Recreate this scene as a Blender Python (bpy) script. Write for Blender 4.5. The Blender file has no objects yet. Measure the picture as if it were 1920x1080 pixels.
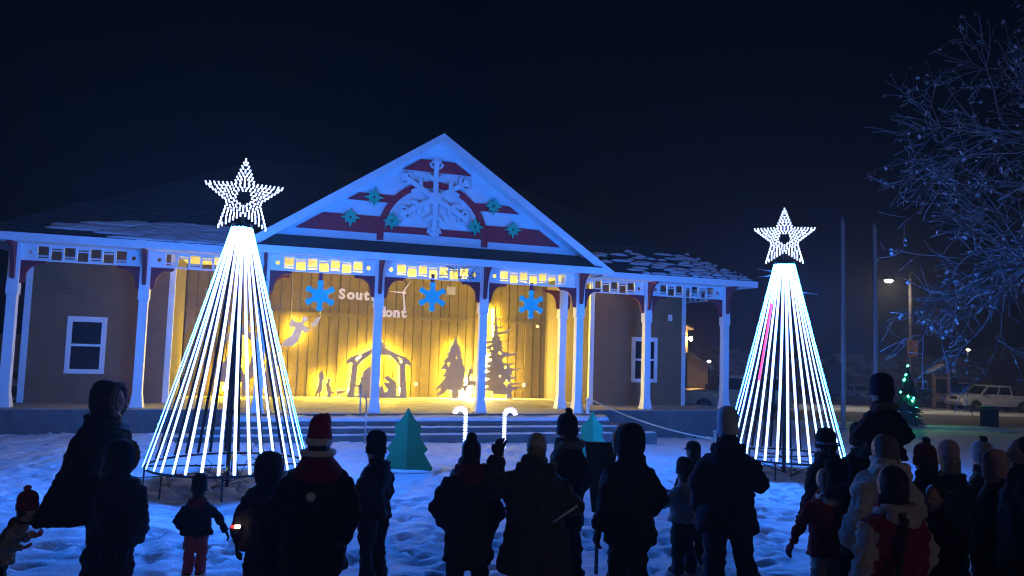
import bpy, bmesh, math, random
import numpy as np
from math import sin, cos, pi, radians, sqrt, atan2, hypot
from mathutils import Vector, Matrix, Quaternion, noise
from mathutils.geometry import tessellate_polygon
from mathutils.kdtree import KDTree

random.seed(7)
SC = bpy.context.scene
COL = SC.collection

# ------------------------------------------------------------------ camera
CAM_H, PITCH, ROLL = 2.32, radians(4.45), radians(1.766)
cam = bpy.data.cameras.new('camera'); camo = bpy.data.objects.new('camera', cam); COL.objects.link(camo)
cam.lens = 26.25; cam.sensor_width = 36; cam.clip_start = .1; cam.clip_end = 3000
F = Vector((0, cos(PITCH), sin(PITCH))); R0 = Vector((1, 0, 0)); U0 = R0.cross(F)
RR = R0 * cos(ROLL) + U0 * sin(ROLL); UU = U0 * cos(ROLL) - R0 * sin(ROLL)
mw = Matrix((RR, UU, -F)).transposed().to_4x4(); mw.translation = (0, 0, CAM_H)
camo.matrix_world = mw
SC.camera = camo

# ------------------------------------------------------------------ night sky, one added weak lamp standing for street light from behind, exposure
w = bpy.data.worlds.new('World'); SC.world = w; w.use_nodes = True
nt = w.node_tree; nt.nodes.clear()
sky = nt.nodes.new('ShaderNodeTexSky'); sky.sky_type = 'NISHITA'; sky.sun_disc = False
sky.sun_elevation = radians(-3.0); sky.sun_rotation = radians(200); sky.air_density = 1; sky.dust_density = .3; sky.ozone_density = 3
bg = nt.nodes.new('ShaderNodeBackground'); bg.inputs['Strength'].default_value = 0.012
wo = nt.nodes.new('ShaderNodeOutputWorld')
tint = nt.nodes.new('ShaderNodeMix'); tint.data_type = 'RGBA'; tint.blend_type = 'MULTIPLY'; tint.inputs[0].default_value = 1
tint.inputs[7].default_value = (.35, 2.2, 1.9, 1)
nt.links.new(sky.outputs[0], tint.inputs[6]); nt.links.new(tint.outputs[2], bg.inputs[0]); nt.links.new(bg.outputs[0], wo.inputs[0])
sun = bpy.data.lights.new('street_fill', 'SUN'); sun.energy = .09; sun.angle = radians(12); sun.color = (1, .82, .78)
so = bpy.data.objects.new('street_fill', sun); COL.objects.link(so)
so.rotation_euler = Vector((-.45, 1, -.55)).to_track_quat('-Z', 'Y').to_euler()
SC.view_settings.view_transform = 'Standard'; SC.view_settings.look = 'None'
SC.view_settings.exposure = 0; SC.view_settings.gamma = 1; SC.view_settings.use_curve_mapping = False
SC.render.engine = 'CYCLES'
SC.cycles.use_denoising = True
SC.cycles.max_bounces = 6; SC.cycles.diffuse_bounces = 3; SC.cycles.glossy_bounces = 3; SC.cycles.transmission_bounces = 4
SC.cycles.volume_bounces = 0
SC.cycles.sample_clamp_indirect = 6
SC.cycles.filter_width = 1.2

LED = 250.0      # radiance of the light-tree LED strips
STAGE = 1.0      # scale of the warm stage lamps

# ------------------------------------------------------------------ materials
MATS = {}
def mat(name, col, rough=.8, var=.15, scale=6., bump=0., bscale=60., metal=0., spec=.3, coords='Object'):
    if name in MATS: return MATS[name]
    m = bpy.data.materials.new(name); m.use_nodes = True; MATS[name] = m
    t = m.node_tree; b = t.nodes['Principled BSDF']
    b.inputs['Roughness'].default_value = rough; b.inputs['Metallic'].default_value = metal
    b.inputs['Specular IOR Level'].default_value = spec
    tc = t.nodes.new('ShaderNodeTexCoord')
    n = t.nodes.new('ShaderNodeTexNoise'); n.inputs['Scale'].default_value = scale; n.inputs['Detail'].default_value = 5
    r = t.nodes.new('ShaderNodeValToRGB')
    r.color_ramp.elements[0].position = .3; r.color_ramp.elements[1].position = .7
    r.color_ramp.elements[0].color = [c * (1 - var) for c in col] + [1]
    r.color_ramp.elements[1].color = [min(1, c * (1 + var)) for c in col] + [1]
    t.links.new(tc.outputs[coords], n.inputs['Vector']); t.links.new(n.outputs['Fac'], r.inputs[0])
    t.links.new(r.outputs[0], b.inputs['Base Color'])
    if bump:
        n2 = t.nodes.new('ShaderNodeTexNoise'); n2.inputs['Scale'].default_value = bscale; n2.inputs['Detail'].default_value = 4
        bp = t.nodes.new('ShaderNodeBump'); bp.inputs['Strength'].default_value = bump; bp.inputs['Distance'].default_value = .02
        t.links.new(tc.outputs[coords], n2.inputs['Vector']); t.links.new(n2.outputs['Fac'], bp.inputs['Height'])
        t.links.new(bp.outputs[0], b.inputs['Normal'])
    return m
def emit(name, col, strength):
    if name in MATS: return MATS[name]
    m = bpy.data.materials.new(name); m.use_nodes = True; MATS[name] = m
    t = m.node_tree; t.nodes.clear()
    e = t.nodes.new('ShaderNodeEmission'); e.inputs[0].default_value = (*col, 1); e.inputs[1].default_value = strength
    o = t.nodes.new('ShaderNodeOutputMaterial'); t.links.new(e.outputs[0], o.inputs[0])
    return m
def glass_dark(name, col=(.01, .012, .018)):
    if name in MATS: return MATS[name]
    m = bpy.data.materials.new(name); m.use_nodes = True; MATS[name] = m
    b = m.node_tree.nodes['Principled BSDF']; b.inputs['Base Color'].default_value = (*col, 1)
    b.inputs['Roughness'].default_value = .06; b.inputs['Specular IOR Level'].default_value = .5
    return m
LEDC = (.010, .19, 1.0)
snow_m = mat('snow', (.68, .71, .76), .65, .06, 3, .5, 28, spec=.25)
white_m = mat('white_paint', (.80, .80, .80), .55, .05, 3, .05, 80)
maroon_m = mat('maroon_paint', (.16, .022, .035), .6, .15, 5)
red_m = mat('red_boards', (.50, .035, .045), .65, .12, 4)
siding_m = mat('brown_siding', (.24, .13, .062), .8, .12, 2.5, .1, 40)
tan_m = mat('tan_boards', (.205, .145, .040), .75, .14, 4, .15, 30)
groove_m = mat('dark_groove', (.10, .075, .05), .9)
shingle_m = mat('dark_green_shingles', (.035, .05, .05), .9, .35, 14, .4, 60)
skirt_m = mat('green_metal_roof', (.03, .055, .055), .6, .2, 4)
deck_m = mat('snowy_deck', (.34, .31, .29), .8, .3, 2.2, .3, 20)
concrete_m = mat('concrete', (.13, .115, .11), .85, .2, 4, .2, 40)
ply_m = mat('painted_plywood', (.35, .295, .275), .7, .06, 4)
dark_metal = mat('dark_metal', (.03, .035, .045), .5, .1, 5, metal=.3)
grey_metal = mat('galvanised_metal', (.34, .35, .37), .45, .1, 6, metal=.6)
black_m = mat('black_plastic', (.012, .012, .014), .5)
led_m = emit('led_core', LEDC, LED)
led_bloom_m = emit('led_bloom', (.56, .62, 1.0), 3.0)  # pale emissive band added around each core so strips read white and wide
ledstar_m = emit('led_star', (.48, .58, 1.0), 4.2)
ledred_m = emit('led_red', (1.0, .05, .22), 3.5)
cane_m = emit('cane_bulbs', (.42, .50, 1.0), 4.5)
warm_m = emit('warm_lamp', (1.0, .75, .055), 900 * STAGE)
hot_m = emit('hot_lamp', (1.0, .80, .30), 1900 * STAGE)
bulb_m = emit('porch_bulb', (1.0, .50, .14), 420)
street_m = emit('street_lamp_head', (1.0, .84, .58), 1000)
green_m = emit('green_bulb', (.02, 1.0, .40), 110)
sign_m = emit('lit_sign', (.9, .92, 1), 4)
far_m = emit('far_bulb', (1.0, .85, .65), 25)
blue_flake_m = mat('blue_flake', (.03, .60, .62), .5, .08, 8)
teal_flake_m = mat('teal_glitter', (.03, .50, .28), .5, .2, 20)
teal_ply_m = mat('teal_plywood', (.005, .14, .05), .55, .08, 2)
rope_m = mat('pale_rope', (.55, .5, .42), .9)
skin_m = mat('skin', (.42, .26, .20), .6, .06, 10)
wood_m = mat('kiosk_wood', (.20, .13, .10), .85, .2, 5)
asphalt_m = mat('slushy_asphalt', (.16, .14, .125), .8, .35, .35, .3, 6, coords='Generated')
bark_m = mat('bark', (.20, .16, .15), .9, .3, 10, .5, 40)
leaf_m = mat('dry_leaf', (.26, .21, .195), .8, .3, 3)

# ------------------------------------------------------------------ helpers
def tag(o, label=None, cat=None, group=None, kind=None):
    if label: o['label'] = label
    if cat: o['category'] = cat
    if group: o['group'] = group
    if kind: o['kind'] = kind
    return o
def empty(name, loc=(0, 0, 0), rz=0., parent=None):
    o = bpy.data.objects.new(name, None); COL.objects.link(o); o.location = loc; o.rotation_euler = (0, 0, rz)
    o.empty_display_size = .2
    if parent: o.parent = parent
    return o
def link(name, me, parent=None, loc=(0, 0, 0), rot=(0, 0, 0), scale=None):
    o = bpy.data.objects.new(name, me); COL.objects.link(o); o.location = loc; o.rotation_euler = rot
    if scale: o.scale = scale
    if parent: o.parent = parent
    return o
class MB:
    def __init__(s): s.v = []; s.f = []; s.m = []; s.sm = []
    def add(s, vs, fs, m=0, smooth=False):
        b = len(s.v); s.v += [tuple(v) for v in vs]
        s.f += [tuple(b + i for i in f) for f in fs]; s.m += [m] * len(fs); s.sm += [smooth] * len(fs); return s
    def box(s, x0, x1, y0, y1, z0, z1, m=0):
        return s.add([(x0, y0, z0), (x1, y0, z0), (x1, y1, z0), (x0, y1, z0), (x0, y0, z1), (x1, y0, z1), (x1, y1, z1), (x0, y1, z1)],
                     [(3, 2, 1, 0), (4, 5, 6, 7), (0, 1, 5, 4), (1, 2, 6, 5), (2, 3, 7, 6), (3, 0, 4, 7)], m)
    def rings(s, rings, m=0, smooth=True, cap=True):
        n = len(rings[0]); vs = [p for r in rings for p in r]; fs = []
        for i in range(len(rings) - 1):
            for j in range(n):
                k = (j + 1) % n; fs.append((i * n + j, i * n + k, (i + 1) * n + k, (i + 1) * n + j))
        if cap: fs.append(tuple(range(n - 1, -1, -1))); fs.append(tuple((len(rings) - 1) * n + j for j in range(n)))
        return s.add(vs, fs, m, smooth)
    def tube(s, pts, rad, n=8, m=0, smooth=True, flat=1.0):
        pts = [Vector(p) for p in pts]
        if not hasattr(rad, '__len__'): rad = [rad] * len(pts)
        rs = []; prev = None
        for i, p in enumerate(pts):
            d = (pts[min(i + 1, len(pts) - 1)] - pts[max(i - 1, 0)])
            d = d.normalized() if d.length > 1e-9 else Vector((0, 0, 1))
            if prev is None:
                a = Vector((0, 0, 1)) if abs(d.z) < .9 else Vector((0, 1, 0))
                x = d.cross(a).normalized()
            else:
                x = (prev - d * prev.dot(d)).normalized()
            prev = x; y = d.cross(x)
            rs.append([p + (x * cos(2 * pi * k / n) + y * sin(2 * pi * k / n) * flat) * rad[i] for k in range(n)])
        return s.rings(rs, m, smooth)
    def ell(s, c, r, nu=16, nv=10, m=0, smooth=True):
        c = Vector(c); rings = []
        for i in range(nv + 1):
            a = -pi / 2 + pi * (i if 0 < i < nv else (i + (.06 if i == 0 else -.06))) / nv
            rings.append([(c.x + r[0] * cos(a) * cos(2 * pi * k / nu), c.y + r[1] * cos(a) * sin(2 * pi * k / nu), c.z + r[2] * sin(a)) for k in range(nu)])
        return s.rings(rings, m, smooth)
    def lathe(s, prof, n=16, c=(0, 0, 0), m=0, smooth=True, cap=True):
        return s.rings([[(c[0] + r * cos(2 * pi * k / n), c[1] + r * sin(2 * pi * k / n), c[2] + z) for k in range(n)] for r, z in prof], m, smooth, cap)
    def plate(s, outer, holes=(), y0=0., y1=.02, m=0):
        """polygon in x/z extruded along y, with holes"""
        loops = [list(outer)] + [list(h) for h in holes]
        polys = [[Vector((p[0], p[1], 0)) for p in l] for l in loops]
        flat = [p for l in loops for p in l]; n = len(flat)
        tris = tessellate_polygon(polys)
        vs = [(p[0], y0, p[1]) for p in flat] + [(p[0], y1, p[1]) for p in flat]; fs = []
        for a, b, c in tris: fs.append((a, b, c)); fs.append((c + n, b + n, a + n))
        i = 0
        for l in loops:
            k = len(l)
            for j in range(k): fs.append((i + j, i + (j + 1) % k, n + i + (j + 1) % k, n + i + j))
            i += k
        return s.add(vs, fs, m)
    def mesh(s, name, mats):
        me = bpy.data.meshes.new(name); me.from_pydata(s.v, [], s.f)
        for m in (mats if isinstance(mats, (list, tuple)) else [mats]): me.materials.append(m)
        me.polygons.foreach_set('material_index', s.m); me.polygons.foreach_set('use_smooth', s.sm); me.update()
        bm = bmesh.new(); bm.from_mesh(me); bmesh.ops.recalc_face_normals(bm, faces=bm.faces); bm.to_mesh(me); bm.free()
        return me
    def build(s, name, mats, parent=None, loc=(0, 0, 0), rot=(0, 0, 0), scale=None):
        return link(name, s.mesh(name, mats), parent, loc, rot, scale)

# ------------------------------------------------------------------ ground
TH = radians(18.585); BO = Vector((-11.237, 16.81, 0)); S = 2.676; ZF = .625; D = 1.148
def gz(x, y):
    t = y - 17.0
    u = (x - BO.x) * cos(TH) + (y - BO.y) * sin(TH); v = -(x - BO.x) * sin(TH) + (y - BO.y) * cos(TH)
    rise = .13 * math.exp(-((v + 1.6) / 1.9) ** 2) / (1 + math.exp((u - 14.6) * 1.6)) / (1 + math.exp(-(u + 3) * 1.6))
    return -0.035 * (t + sqrt(t * t + 9.0)) * .5 + rise
def fbm(X, Y, seed, octs, f0):
    rng = np.random.RandomState(seed); out = np.zeros_like(X); a = 1.; f = f0
    for k in range(octs):
        g = rng.rand(256, 256); xx = X * f + 37.3 * k; yy = Y * f + 11.7 * k
        xi = np.floor(xx).astype(int); yi = np.floor(yy).astype(int); tx = xx - xi; ty = yy - yi
        tx = tx * tx * (3 - 2 * tx); ty = ty * ty * (3 - 2 * ty)
        A = g[xi % 256, yi % 256]; B = g[(xi + 1) % 256, yi % 256]; C_ = g[xi % 256, (yi + 1) % 256]; D_ = g[(xi + 1) % 256, (yi + 1) % 256]
        out += a * ((A * (1 - tx) + B * tx) * (1 - ty) + (C_ * (1 - tx) + D_ * tx) * ty - .5); a *= .5; f *= 2.03
    return out
def axis(lo, hi, step, far_lo, far_hi):
    a = list(np.arange(lo, hi + 1e-6, step)); s = step; x = hi
    while x < far_hi: s = min(s * 1.22, 60); x += s; a.append(x)
    s = step; x = lo
    pre = []
    while x > far_lo: s = min(s * 1.22, 60); x -= s; pre.append(x)
    return np.array(pre[::-1] + a)
xs = axis(-11.5, 9.5, .075, -900, 900); ys = axis(4.5, 17.5, .06, -60, 1500)
X, Y = np.meshgrid(xs, ys)
Z = -0.035 * ((Y - 17) + np.sqrt((Y - 17) ** 2 + 9)) * .5
Z = np.where(Y > 120, np.minimum(Z, -3.6) * 0 - 3.62, Z)
Ug = (X - BO.x) * cos(TH) + (Y - BO.y) * sin(TH); Vg = -(X - BO.x) * sin(TH) + (Y - BO.y) * cos(TH)
Z = Z + .13 * np.exp(-((Vg + 1.6) / 1.9) ** 2) / (1 + np.exp(np.clip((Ug - 14.6) * 1.6, -50, 50))) / (1 + np.exp(np.clip(-(Ug + 3) * 1.6, -50, 50)))
near = np.clip((30 - Y) / 8, 0, 1) * np.clip((26 - np.abs(X)) / 8, 0, 1)
tram = fbm(X, Y, 3, 3, 2.6); tram = np.where(tram < -.12, -.12 - (tram + .12) * .2, tram)     # trampled footprints with flat bottoms
Z = Z + near * (.055 * tram + .032 * fbm(X, Y, 5, 2, 7.0) + .10 * fbm(X, Y, 9, 2, .35))
fp = np.random.RandomState(4)
def dent(cx, cy, a, L, Wd, dep):
    i0, i1 = np.searchsorted(ys, [cy - L * 1.6, cy + L * 1.6]); j0, j1 = np.searchsorted(xs, [cx - L * 1.6, cx + L * 1.6])
    if i1 - i0 < 2 or j1 - j0 < 2: return
    dx = X[i0:i1, j0:j1] - cx; dy = Y[i0:i1, j0:j1] - cy
    p = (dx * cos(a) + dy * sin(a)) / L; q = (-dx * sin(a) + dy * cos(a)) / Wd; d = np.sqrt(p * p + q * q)
    Z[i0:i1, j0:j1] += -dep / (1 + np.exp((d - 1) * 9)) + dep * .45 * np.exp(-((d - 1.35) / .25) ** 2)
for _ in range(2300):
    dent(fp.uniform(-11, 9.3), 4.8 + 12 * fp.rand() ** 1.15, fp.uniform(0, 3.14), fp.uniform(.10, .17), fp.uniform(.05, .08), fp.uniform(.02, .065))
ny, nx = X.shape
verts = np.stack([X.ravel(), Y.ravel(), Z.ravel()], 1)
ii = (np.arange(ny - 1)[:, None] * nx + np.arange(nx - 1)[None, :]).ravel()
quads = np.stack([ii, ii + 1, ii + nx + 1, ii + nx], 1)
me = bpy.data.meshes.new('snow_ground'); me.vertices.add(len(verts)); me.vertices.foreach_set('co', verts.ravel())
me.loops.add(quads.size); me.loops.foreach_set('vertex_index', quads.ravel())
me.polygons.add(len(quads)); me.polygons.foreach_set('loop_start', np.arange(len(quads)) * 4); me.polygons.foreach_set('loop_total', np.full(len(quads), 4))
me.polygons.foreach_set('use_smooth', np.ones(len(quads), bool)); me.update(calc_edges=True); me.materials.append(snow_m)
tag(link('snow_ground', me), 'trampled snow covering the park ground', kind='structure')

def gslope(x0, x1, y0, y1, dz, n=24, m=8):
    mb = MB(); vs = []; fs = []
    for j in range(m + 1):
        for i in range(n + 1):
            x = x0 + (x1 - x0) * i / n; y = y0 + (y1 - y0) * j / m; vs.append((x, y, gz(x, y) + dz))
    for j in range(m):
        for i in range(n): a = j * (n + 1) + i; fs.append((a, a + 1, a + n + 2, a + n + 1))
    return mb.add(vs, fs, 0, True)
tag(gslope(-80, 160, 31.0, 44.5, .03, 40, 8).build('street', asphalt_m), 'slushy street behind the park', kind='structure')
tag(gslope(-80, 160, 58, 92, .03, 40, 10).build('parking_lot', mat('lot_asphalt', (.20, .13, .10), .8, .3, .3, coords='Generated')), 'reddish parking lot across the street', kind='structure')
kb = MB(); rk = random.Random(3); rings = []
for i in range(161):
    x = -80 + i * 1.5; y = 44.9 + rk.uniform(-.15, .15); h = .16 + rk.uniform(-.06, .1); g = gz(x, y)
    rings.append([(x, y - .35, g), (x, y - .1, g + h), (x, y + .5, g + h * .9), (x, y + 1.4, g + .03), (x, y + 1.4, g - .3), (x, y - .35, g - .3)])
tag(kb.rings(rings).build('snow_bank', snow_m), 'ploughed snow bank along the far kerb', kind='structure')
kb = MB(); rings = []
for i in range(161):
    x = -80 + i * 1.5; y = 30.3 + rk.uniform(-.1, .1); h = .12 + rk.uniform(-.03, .06); g = gz(x, y)
    rings.append([(x, y - .8, g - .02), (x, y - .2, g + h), (x, y + .4, g + h * .9), (x, y + .75, g + .02), (x, y + .75, g - .3), (x, y - .8, g - .3)])
tag(kb.rings(rings).build('snow_verge', snow_m), 'snow ridge along the near kerb', kind='structure')

# ------------------------------------------------------------------ pavilion (local frame u, v, z)
Uv = Vector((cos(TH), sin(TH), 0)); Vv = Vector((-sin(TH), cos(TH), 0))
def B(u, v, z): return BO + Uv * u + Vv * v + Vector((0, 0, z))
PV = empty('park_pavilion', BO, TH)
tag(PV, 'long open-front park pavilion with white columns, striped red gable and lit stage', 'pavilion')
# platform, steps
MB().box(-.35, 19.1, -.45, 9, -.9, ZF - .02).box(4.95, 13.75, -1.45, -.451, -.9, ZF - .02).build('platform', concrete_m, PV)
MB().box(-.40, 4.949, -.50, 1.2, ZF - .018, ZF).box(13.751, 19.15, -.50, 1.2, ZF - .018, ZF).box(4.95, 13.75, -1.50, 1.2, ZF - .018, ZF).box(3.15, 14.85, 1.2001, 3.8, ZF - .018, ZF).build('deck', deck_m, PV)
for k, (va, vb, zt, ua, ub) in enumerate([(-1.451, -1.78, .46, 4.6, 14.05), (-1.781, -2.08, .335, 4.1, 14.55), (-2.081, -2.38, .205, 3.6, 15.1)]):
    st = MB().box(ua, ub, vb, va, -.9, zt)
    if k: st.box(13.751, ub, va - .001, -.46, -.9, zt - .004)
    st = st.build('step', concrete_m, PV)
    sn = MB(); rr = random.Random(20 + k); rings = []
    n = 60
    for i in range(n + 1):
        u = ua + (ub - ua) * i / n; h = .018 + .012 * rr.random() + (.04 if k == 0 else 0)
        back = zt + h * (2.2 if k == 0 else 1.1)
        rings.append([(u, vb + .03 + .03 * rr.random(), zt + .002), (u, vb + .08, zt + h), (u, va - .01, back), (u, va - .01, zt + .002)])
    sn.rings(rings); sn.build('step_snow', snow_m, st)

# wing walls with lap siding, corner boards
def siding(u0, u1, v, z0, z1, name='siding', step=.115):
    mb = MB(); z = z0
    while z < z1 - 1e-3:
        t = min(z + step, z1)
        mb.add([(u0, v - .030, z), (u1, v - .030, z), (u1, v - .004, t), (u0, v - .004, t), (u0, v, z), (u1, v, z)], [(0, 1, 2, 3), (4, 5, 1, 0)], 0); z = t
    return mb
for (ua, ub) in [(0.0, 3.15), (14.85, 18.03)]:
    wl = MB().box(ua, ub, 1.2, 8.5, ZF, 4.62).build('wall', siding_m, PV)
    tag(siding(ua + .07, ub - .07, 1.2, ZF, 4.55).build('siding', siding_m, wl), kind='stuff')
    for uc in (ua, ub):
        MB().box(uc - .07, uc + .07, 1.165, 1.26, ZF, 4.55).build('corner_board', white_m, wl)
    uw = (.88, 1.74) if ua < 1 else (16.2, 17.08)
    z0, z1 = 1.33, 2.72
    wn = MB().box(uw[0], uw[0] + .11, 1.13, 1.19, z0, z1).box(uw[1] - .11, uw[1], 1.13, 1.19, z0, z1).box(uw[0] + .11, uw[1] - .11, 1.13, 1.19, z1 - .13, z1).box(uw[0] + .11, uw[1] - .11, 1.13, 1.19, z0, z0 + .11)
    wn = wn.build('window', white_m, PV)
    zm = (z0 + z1) / 2
    MB().box(uw[0] + .11, uw[1] - .11, 1.145, 1.185, zm - .03, zm + .03).build('sash', white_m, wn)
    for a, b_ in ((z0 + .11, zm - .03), (zm + .03, z1 - .13)):
        MB().box(uw[0] + .11, uw[1] - .11, 1.155, 1.17, a, b_).build('pane', glass_dark('window_glass'), wn)
MB().box(17.46, 17.58, 1.12, 1.18, 3.26, 3.46).build('wall_box', white_m, PV)

# stage recess: boarded back wall and side walls
uL, uR, vB = 3.15, 14.42, 3.8
sw = MB().box(2.9, 14.9, vB + .03, vB + .2, ZF - .02, 4.9).build('stage_wall', groove_m, PV)
pitch = .2875; nb = int((uR - uL) / pitch)
def board_mesh(wd, h):
    return MB().box(-wd / 2, wd / 2, -.02, .02, 0, h).mesh('board', tan_m)
lo_m = board_mesh(pitch - .022, 2.43); hi_m = board_mesh(pitch - .022, 1.55)
for i in range(nb):
    u = uL + .12 + (i + .5) * pitch; dv = .006 * ((i * 7) % 3)
    link('board', lo_m, sw, (u, vB + dv, ZF)); link('board', hi_m, sw, (u, vB + dv, ZF + 2.53))
MB().box(uL, uR + .02, vB - .05, vB + .029, ZF + 2.431, ZF + 2.529).build('rail', tan_m, sw)
for side in (0, 1):
    a = Vector((3.15, 1.26, 0)) if side == 0 else Vector((14.85, 1.26, 0)); b = Vector((3.18, vB, 0)) if side == 0 else Vector((14.42, vB, 0))
    d = (b - a); L = d.length; ang = atan2(d.y, d.x)
    s_ = 1 if side == 0 else -1
    wl = MB().box(0, L, -.06 if side == 0 else .03, -.03 if side == 0 else .06, ZF, 4.62).build('side_wall', groove_m, PV, a, (0, 0, ang))
    n = 9; p2 = L / n
    m1 = board_mesh(p2 - .02, 2.43); m2 = board_mesh(p2 - .02, 1.45)
    for i in range(n):
        link('board', m1, wl, ((i + .5) * p2, 0, ZF)); link('board', m2, wl, ((i + .5) * p2, 0, ZF + 2.53))
    MB().box(0, L, -.045, .045, ZF + 2.431, ZF + 2.529).build('rail', tan_m, wl)
MB().box(-.2, 18.9, .06, 1.15, 4.40, 4.43).box(3.16, 14.84, 1.151, 3.74, 4.40, 4.43).box(5.0, 13.75, -1.05, .059, 4.40, 4.43).build('ceiling', mat('ceiling_boards', (.62, .56, .42), .8), PV)

# columns with brackets
def column_mesh():
    mb = MB(); prof = [(.145, 0), (.145, .05), (.135, .06), (.105, .30), (.10, .34), (.095, 2.50), (.118, 2.52), (.118, 2.74), (.112, 2.78), (.112, 3.70)]
    return mb.rings([[(-r, -r, z), (r, -r, z), (r, r, z), (-r, r, z)] for r, z in prof], 0, False).mesh('column', white_m)
colm = column_mesh()
def bracket_mesh():
    # x/z outline of a curved spandrel bracket, corner at origin (column side x=0, top z=0)
    o = [(0, 0), (.50, 0), (.50, -.05), (.44, -.085), (.40, -.07)]
    for k in range(1, 9):
        a = pi / 2 * k / 9; o.append((.40 - .30 * sin(a), -.07 - .34 * (1 - cos(a))))
    o += [(.10, -.42), (.085, -.50), (.04, -.52), (0, -.52)]
    return MB().plate(o, (), -.035, .035).mesh('bracket', maroon_m)
brm = bracket_mesh()
def fbracket_mesh():
    o = [(0, .10), (.52, .10), (.52, .03)]
    for k in range(1, 9):
        a = pi / 2 * k / 9; o.append((.46 - .36 * sin(a), .0 - .66 * (1 - cos(a))))
    o += [(.08, -.74), (0, -.76)]
    return MB().plate(o, (), -.04, .04).mesh('bracket', maroon_m)
fbm_ = fbracket_mesh()
def column(u, v, left=True, right=True, front=True):
    c = link('column', colm, PV, (u, v, ZF))
    zb = 3.925 - ZF
    if right: link('bracket', brm, c, (.112, 0, zb))
    if left: link('bracket', brm, c, (-.112, 0, zb), (0, 0, pi))
    if front: link('bracket', fbm_, c, (0, -.112, 4.25 - ZF), (0, 0, -pi / 2))
for t in (0, 1, 2, 5, 6, 7):
    column(t * S, 0, t not in (0,), t not in (7,), t not in (2, 5))
for t in (2, 3, 4, 5):
    column(t * S, -D, t != 2, t != 5)
link('bracket', brm, PV, (5 * S + .112, -D, 3.925)); link('bracket', brm, PV, (2 * S - .112, -D, 3.925), (0, 0, pi))
for v in (4.2, 8.4): column(18.73, v, False, False, False)

# friezes: rails, staggered square openings, end panels with a round hole
def holed_panel(mb, x0, x1, z0, z1, cx, cz, r, y0, y1, n=16):
    circ = [(cx + r * cos(2 * pi * k / n), cz + r * sin(2 * pi * k / n)) for k in range(n)]
    mb.plate([(x0, z0), (x1, z0), (x1, z1), (x0, z1)], [circ[::-1]], y0, y1)
def frieze(u0, u1, v, z0=3.925, z1=4.31, ncell=7, parent=PV, org=None, rz=0):
    L = u1 - u0; ep = .29; cw = (L - 2 * ep) / ncell; mb = MB()
    mb.box(0, L, -.035, .035, z0, z0 + .035); mb.box(0, L, -.035, .035, z1 - .045, z1)
    a, b_ = z0 + .035, z1 - .045; h = b_ - a
    for i in range(ncell + 1):
        x = ep + i * cw; mb.box(x - .022, x + .022, -.03, .03, a, b_)
    for i in range(ncell):
        x0, x1 = ep + i * cw + .022, ep + (i + 1) * cw - .022
        zs = a + h * .27 if i % 2 == 0 else b_ - h * .27
        mb.box(x0, x1, -.022, .022, zs - .014, zs + .014)
        if i % 2 == 0: mb.box(x0, x1, -.012, .012, a, a + h * .12)
        else: mb.box(x0, x1, -.012, .012, b_ - h * .12, b_)
    f = mb.build('frieze', white_m, parent, org or (u0, v, 0), (0, 0, rz))
    for xa, xb in ((0, ep - .022), (L - ep + .022, L)):
        p = MB(); holed_panel(p, xa, xb, a, b_, (xa + xb) / 2 + (.03 if xa == 0 else -.03), (a + b_) / 2, .05, -.02, .02); p.build('end_panel', white_m, f)
for t in (0, 1, 5, 6): frieze(t * S + .112, (t + 1) * S - .112, 0)
for t in (2, 3, 4): frieze(t * S + .112, (t + 1) * S - .112, -D)
frieze(.112, 4.2 - .112, 0, org=(18.73, .112, 0), rz=pi / 2, ncell=11)
frieze(.112, 4.2 - .112, 0, org=(18.73, 4.312, 0), rz=pi / 2, ncell=11)
frieze(.112, 4.2 - .112, 0, org=(0, .112, 0), rz=pi / 2, ncell=11)
for uu in (2 * S, 5 * S): frieze(.1, D - .1, 0, org=(uu, -D + .112, 0), rz=pi / 2, ncell=1)

# roofs
PR = .60
rf = MB(); zE = 4.46; e0, e1, ve = -.75, 19.45, -.62; vr = 5.2; tr = vr - ve
apL, apR = e0 + tr, e1 - tr; zr = zE + PR * tr; vb = vr + tr
rf.add([(e0, ve, zE), (e1, ve, zE), (apR, vr, zr), (apL, vr, zr), (e1, vb, zE), (e0, vb, zE)], [(0, 1, 2, 3), (1, 4, 2), (4, 5, 3, 2), (5, 0, 3)], 0)
roof = rf.build('roof', shingle_m, PV)
# shingle courses on the front slope, stepped
sh = MB(); cs = .145; k = 0
while k * cs < 2.1:
    t0 = k * cs; t1 = t0 + cs
    f = lambda t: (ve + t / sqrt(1 + PR * PR), zE + t * PR / sqrt(1 + PR * PR))
    (va, za), (vb2, zb) = f(t0), f(t1)
    sh.add([(e0 + (va - ve), va, za + .035), (e1 - (va - ve), va, za + .035), (e1 - (vb2 - ve), vb2, zb + .012), (e0 + (vb2 - ve), vb2, zb + .012), (e0 + (va - ve), va, za + .005), (e1 - (va - ve), va, za + .005)],
           [(0, 1, 2, 3), (4, 5, 1, 0)], 0); k += 1
tag(sh.build('shingles', shingle_m, roof), kind='stuff')
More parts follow.
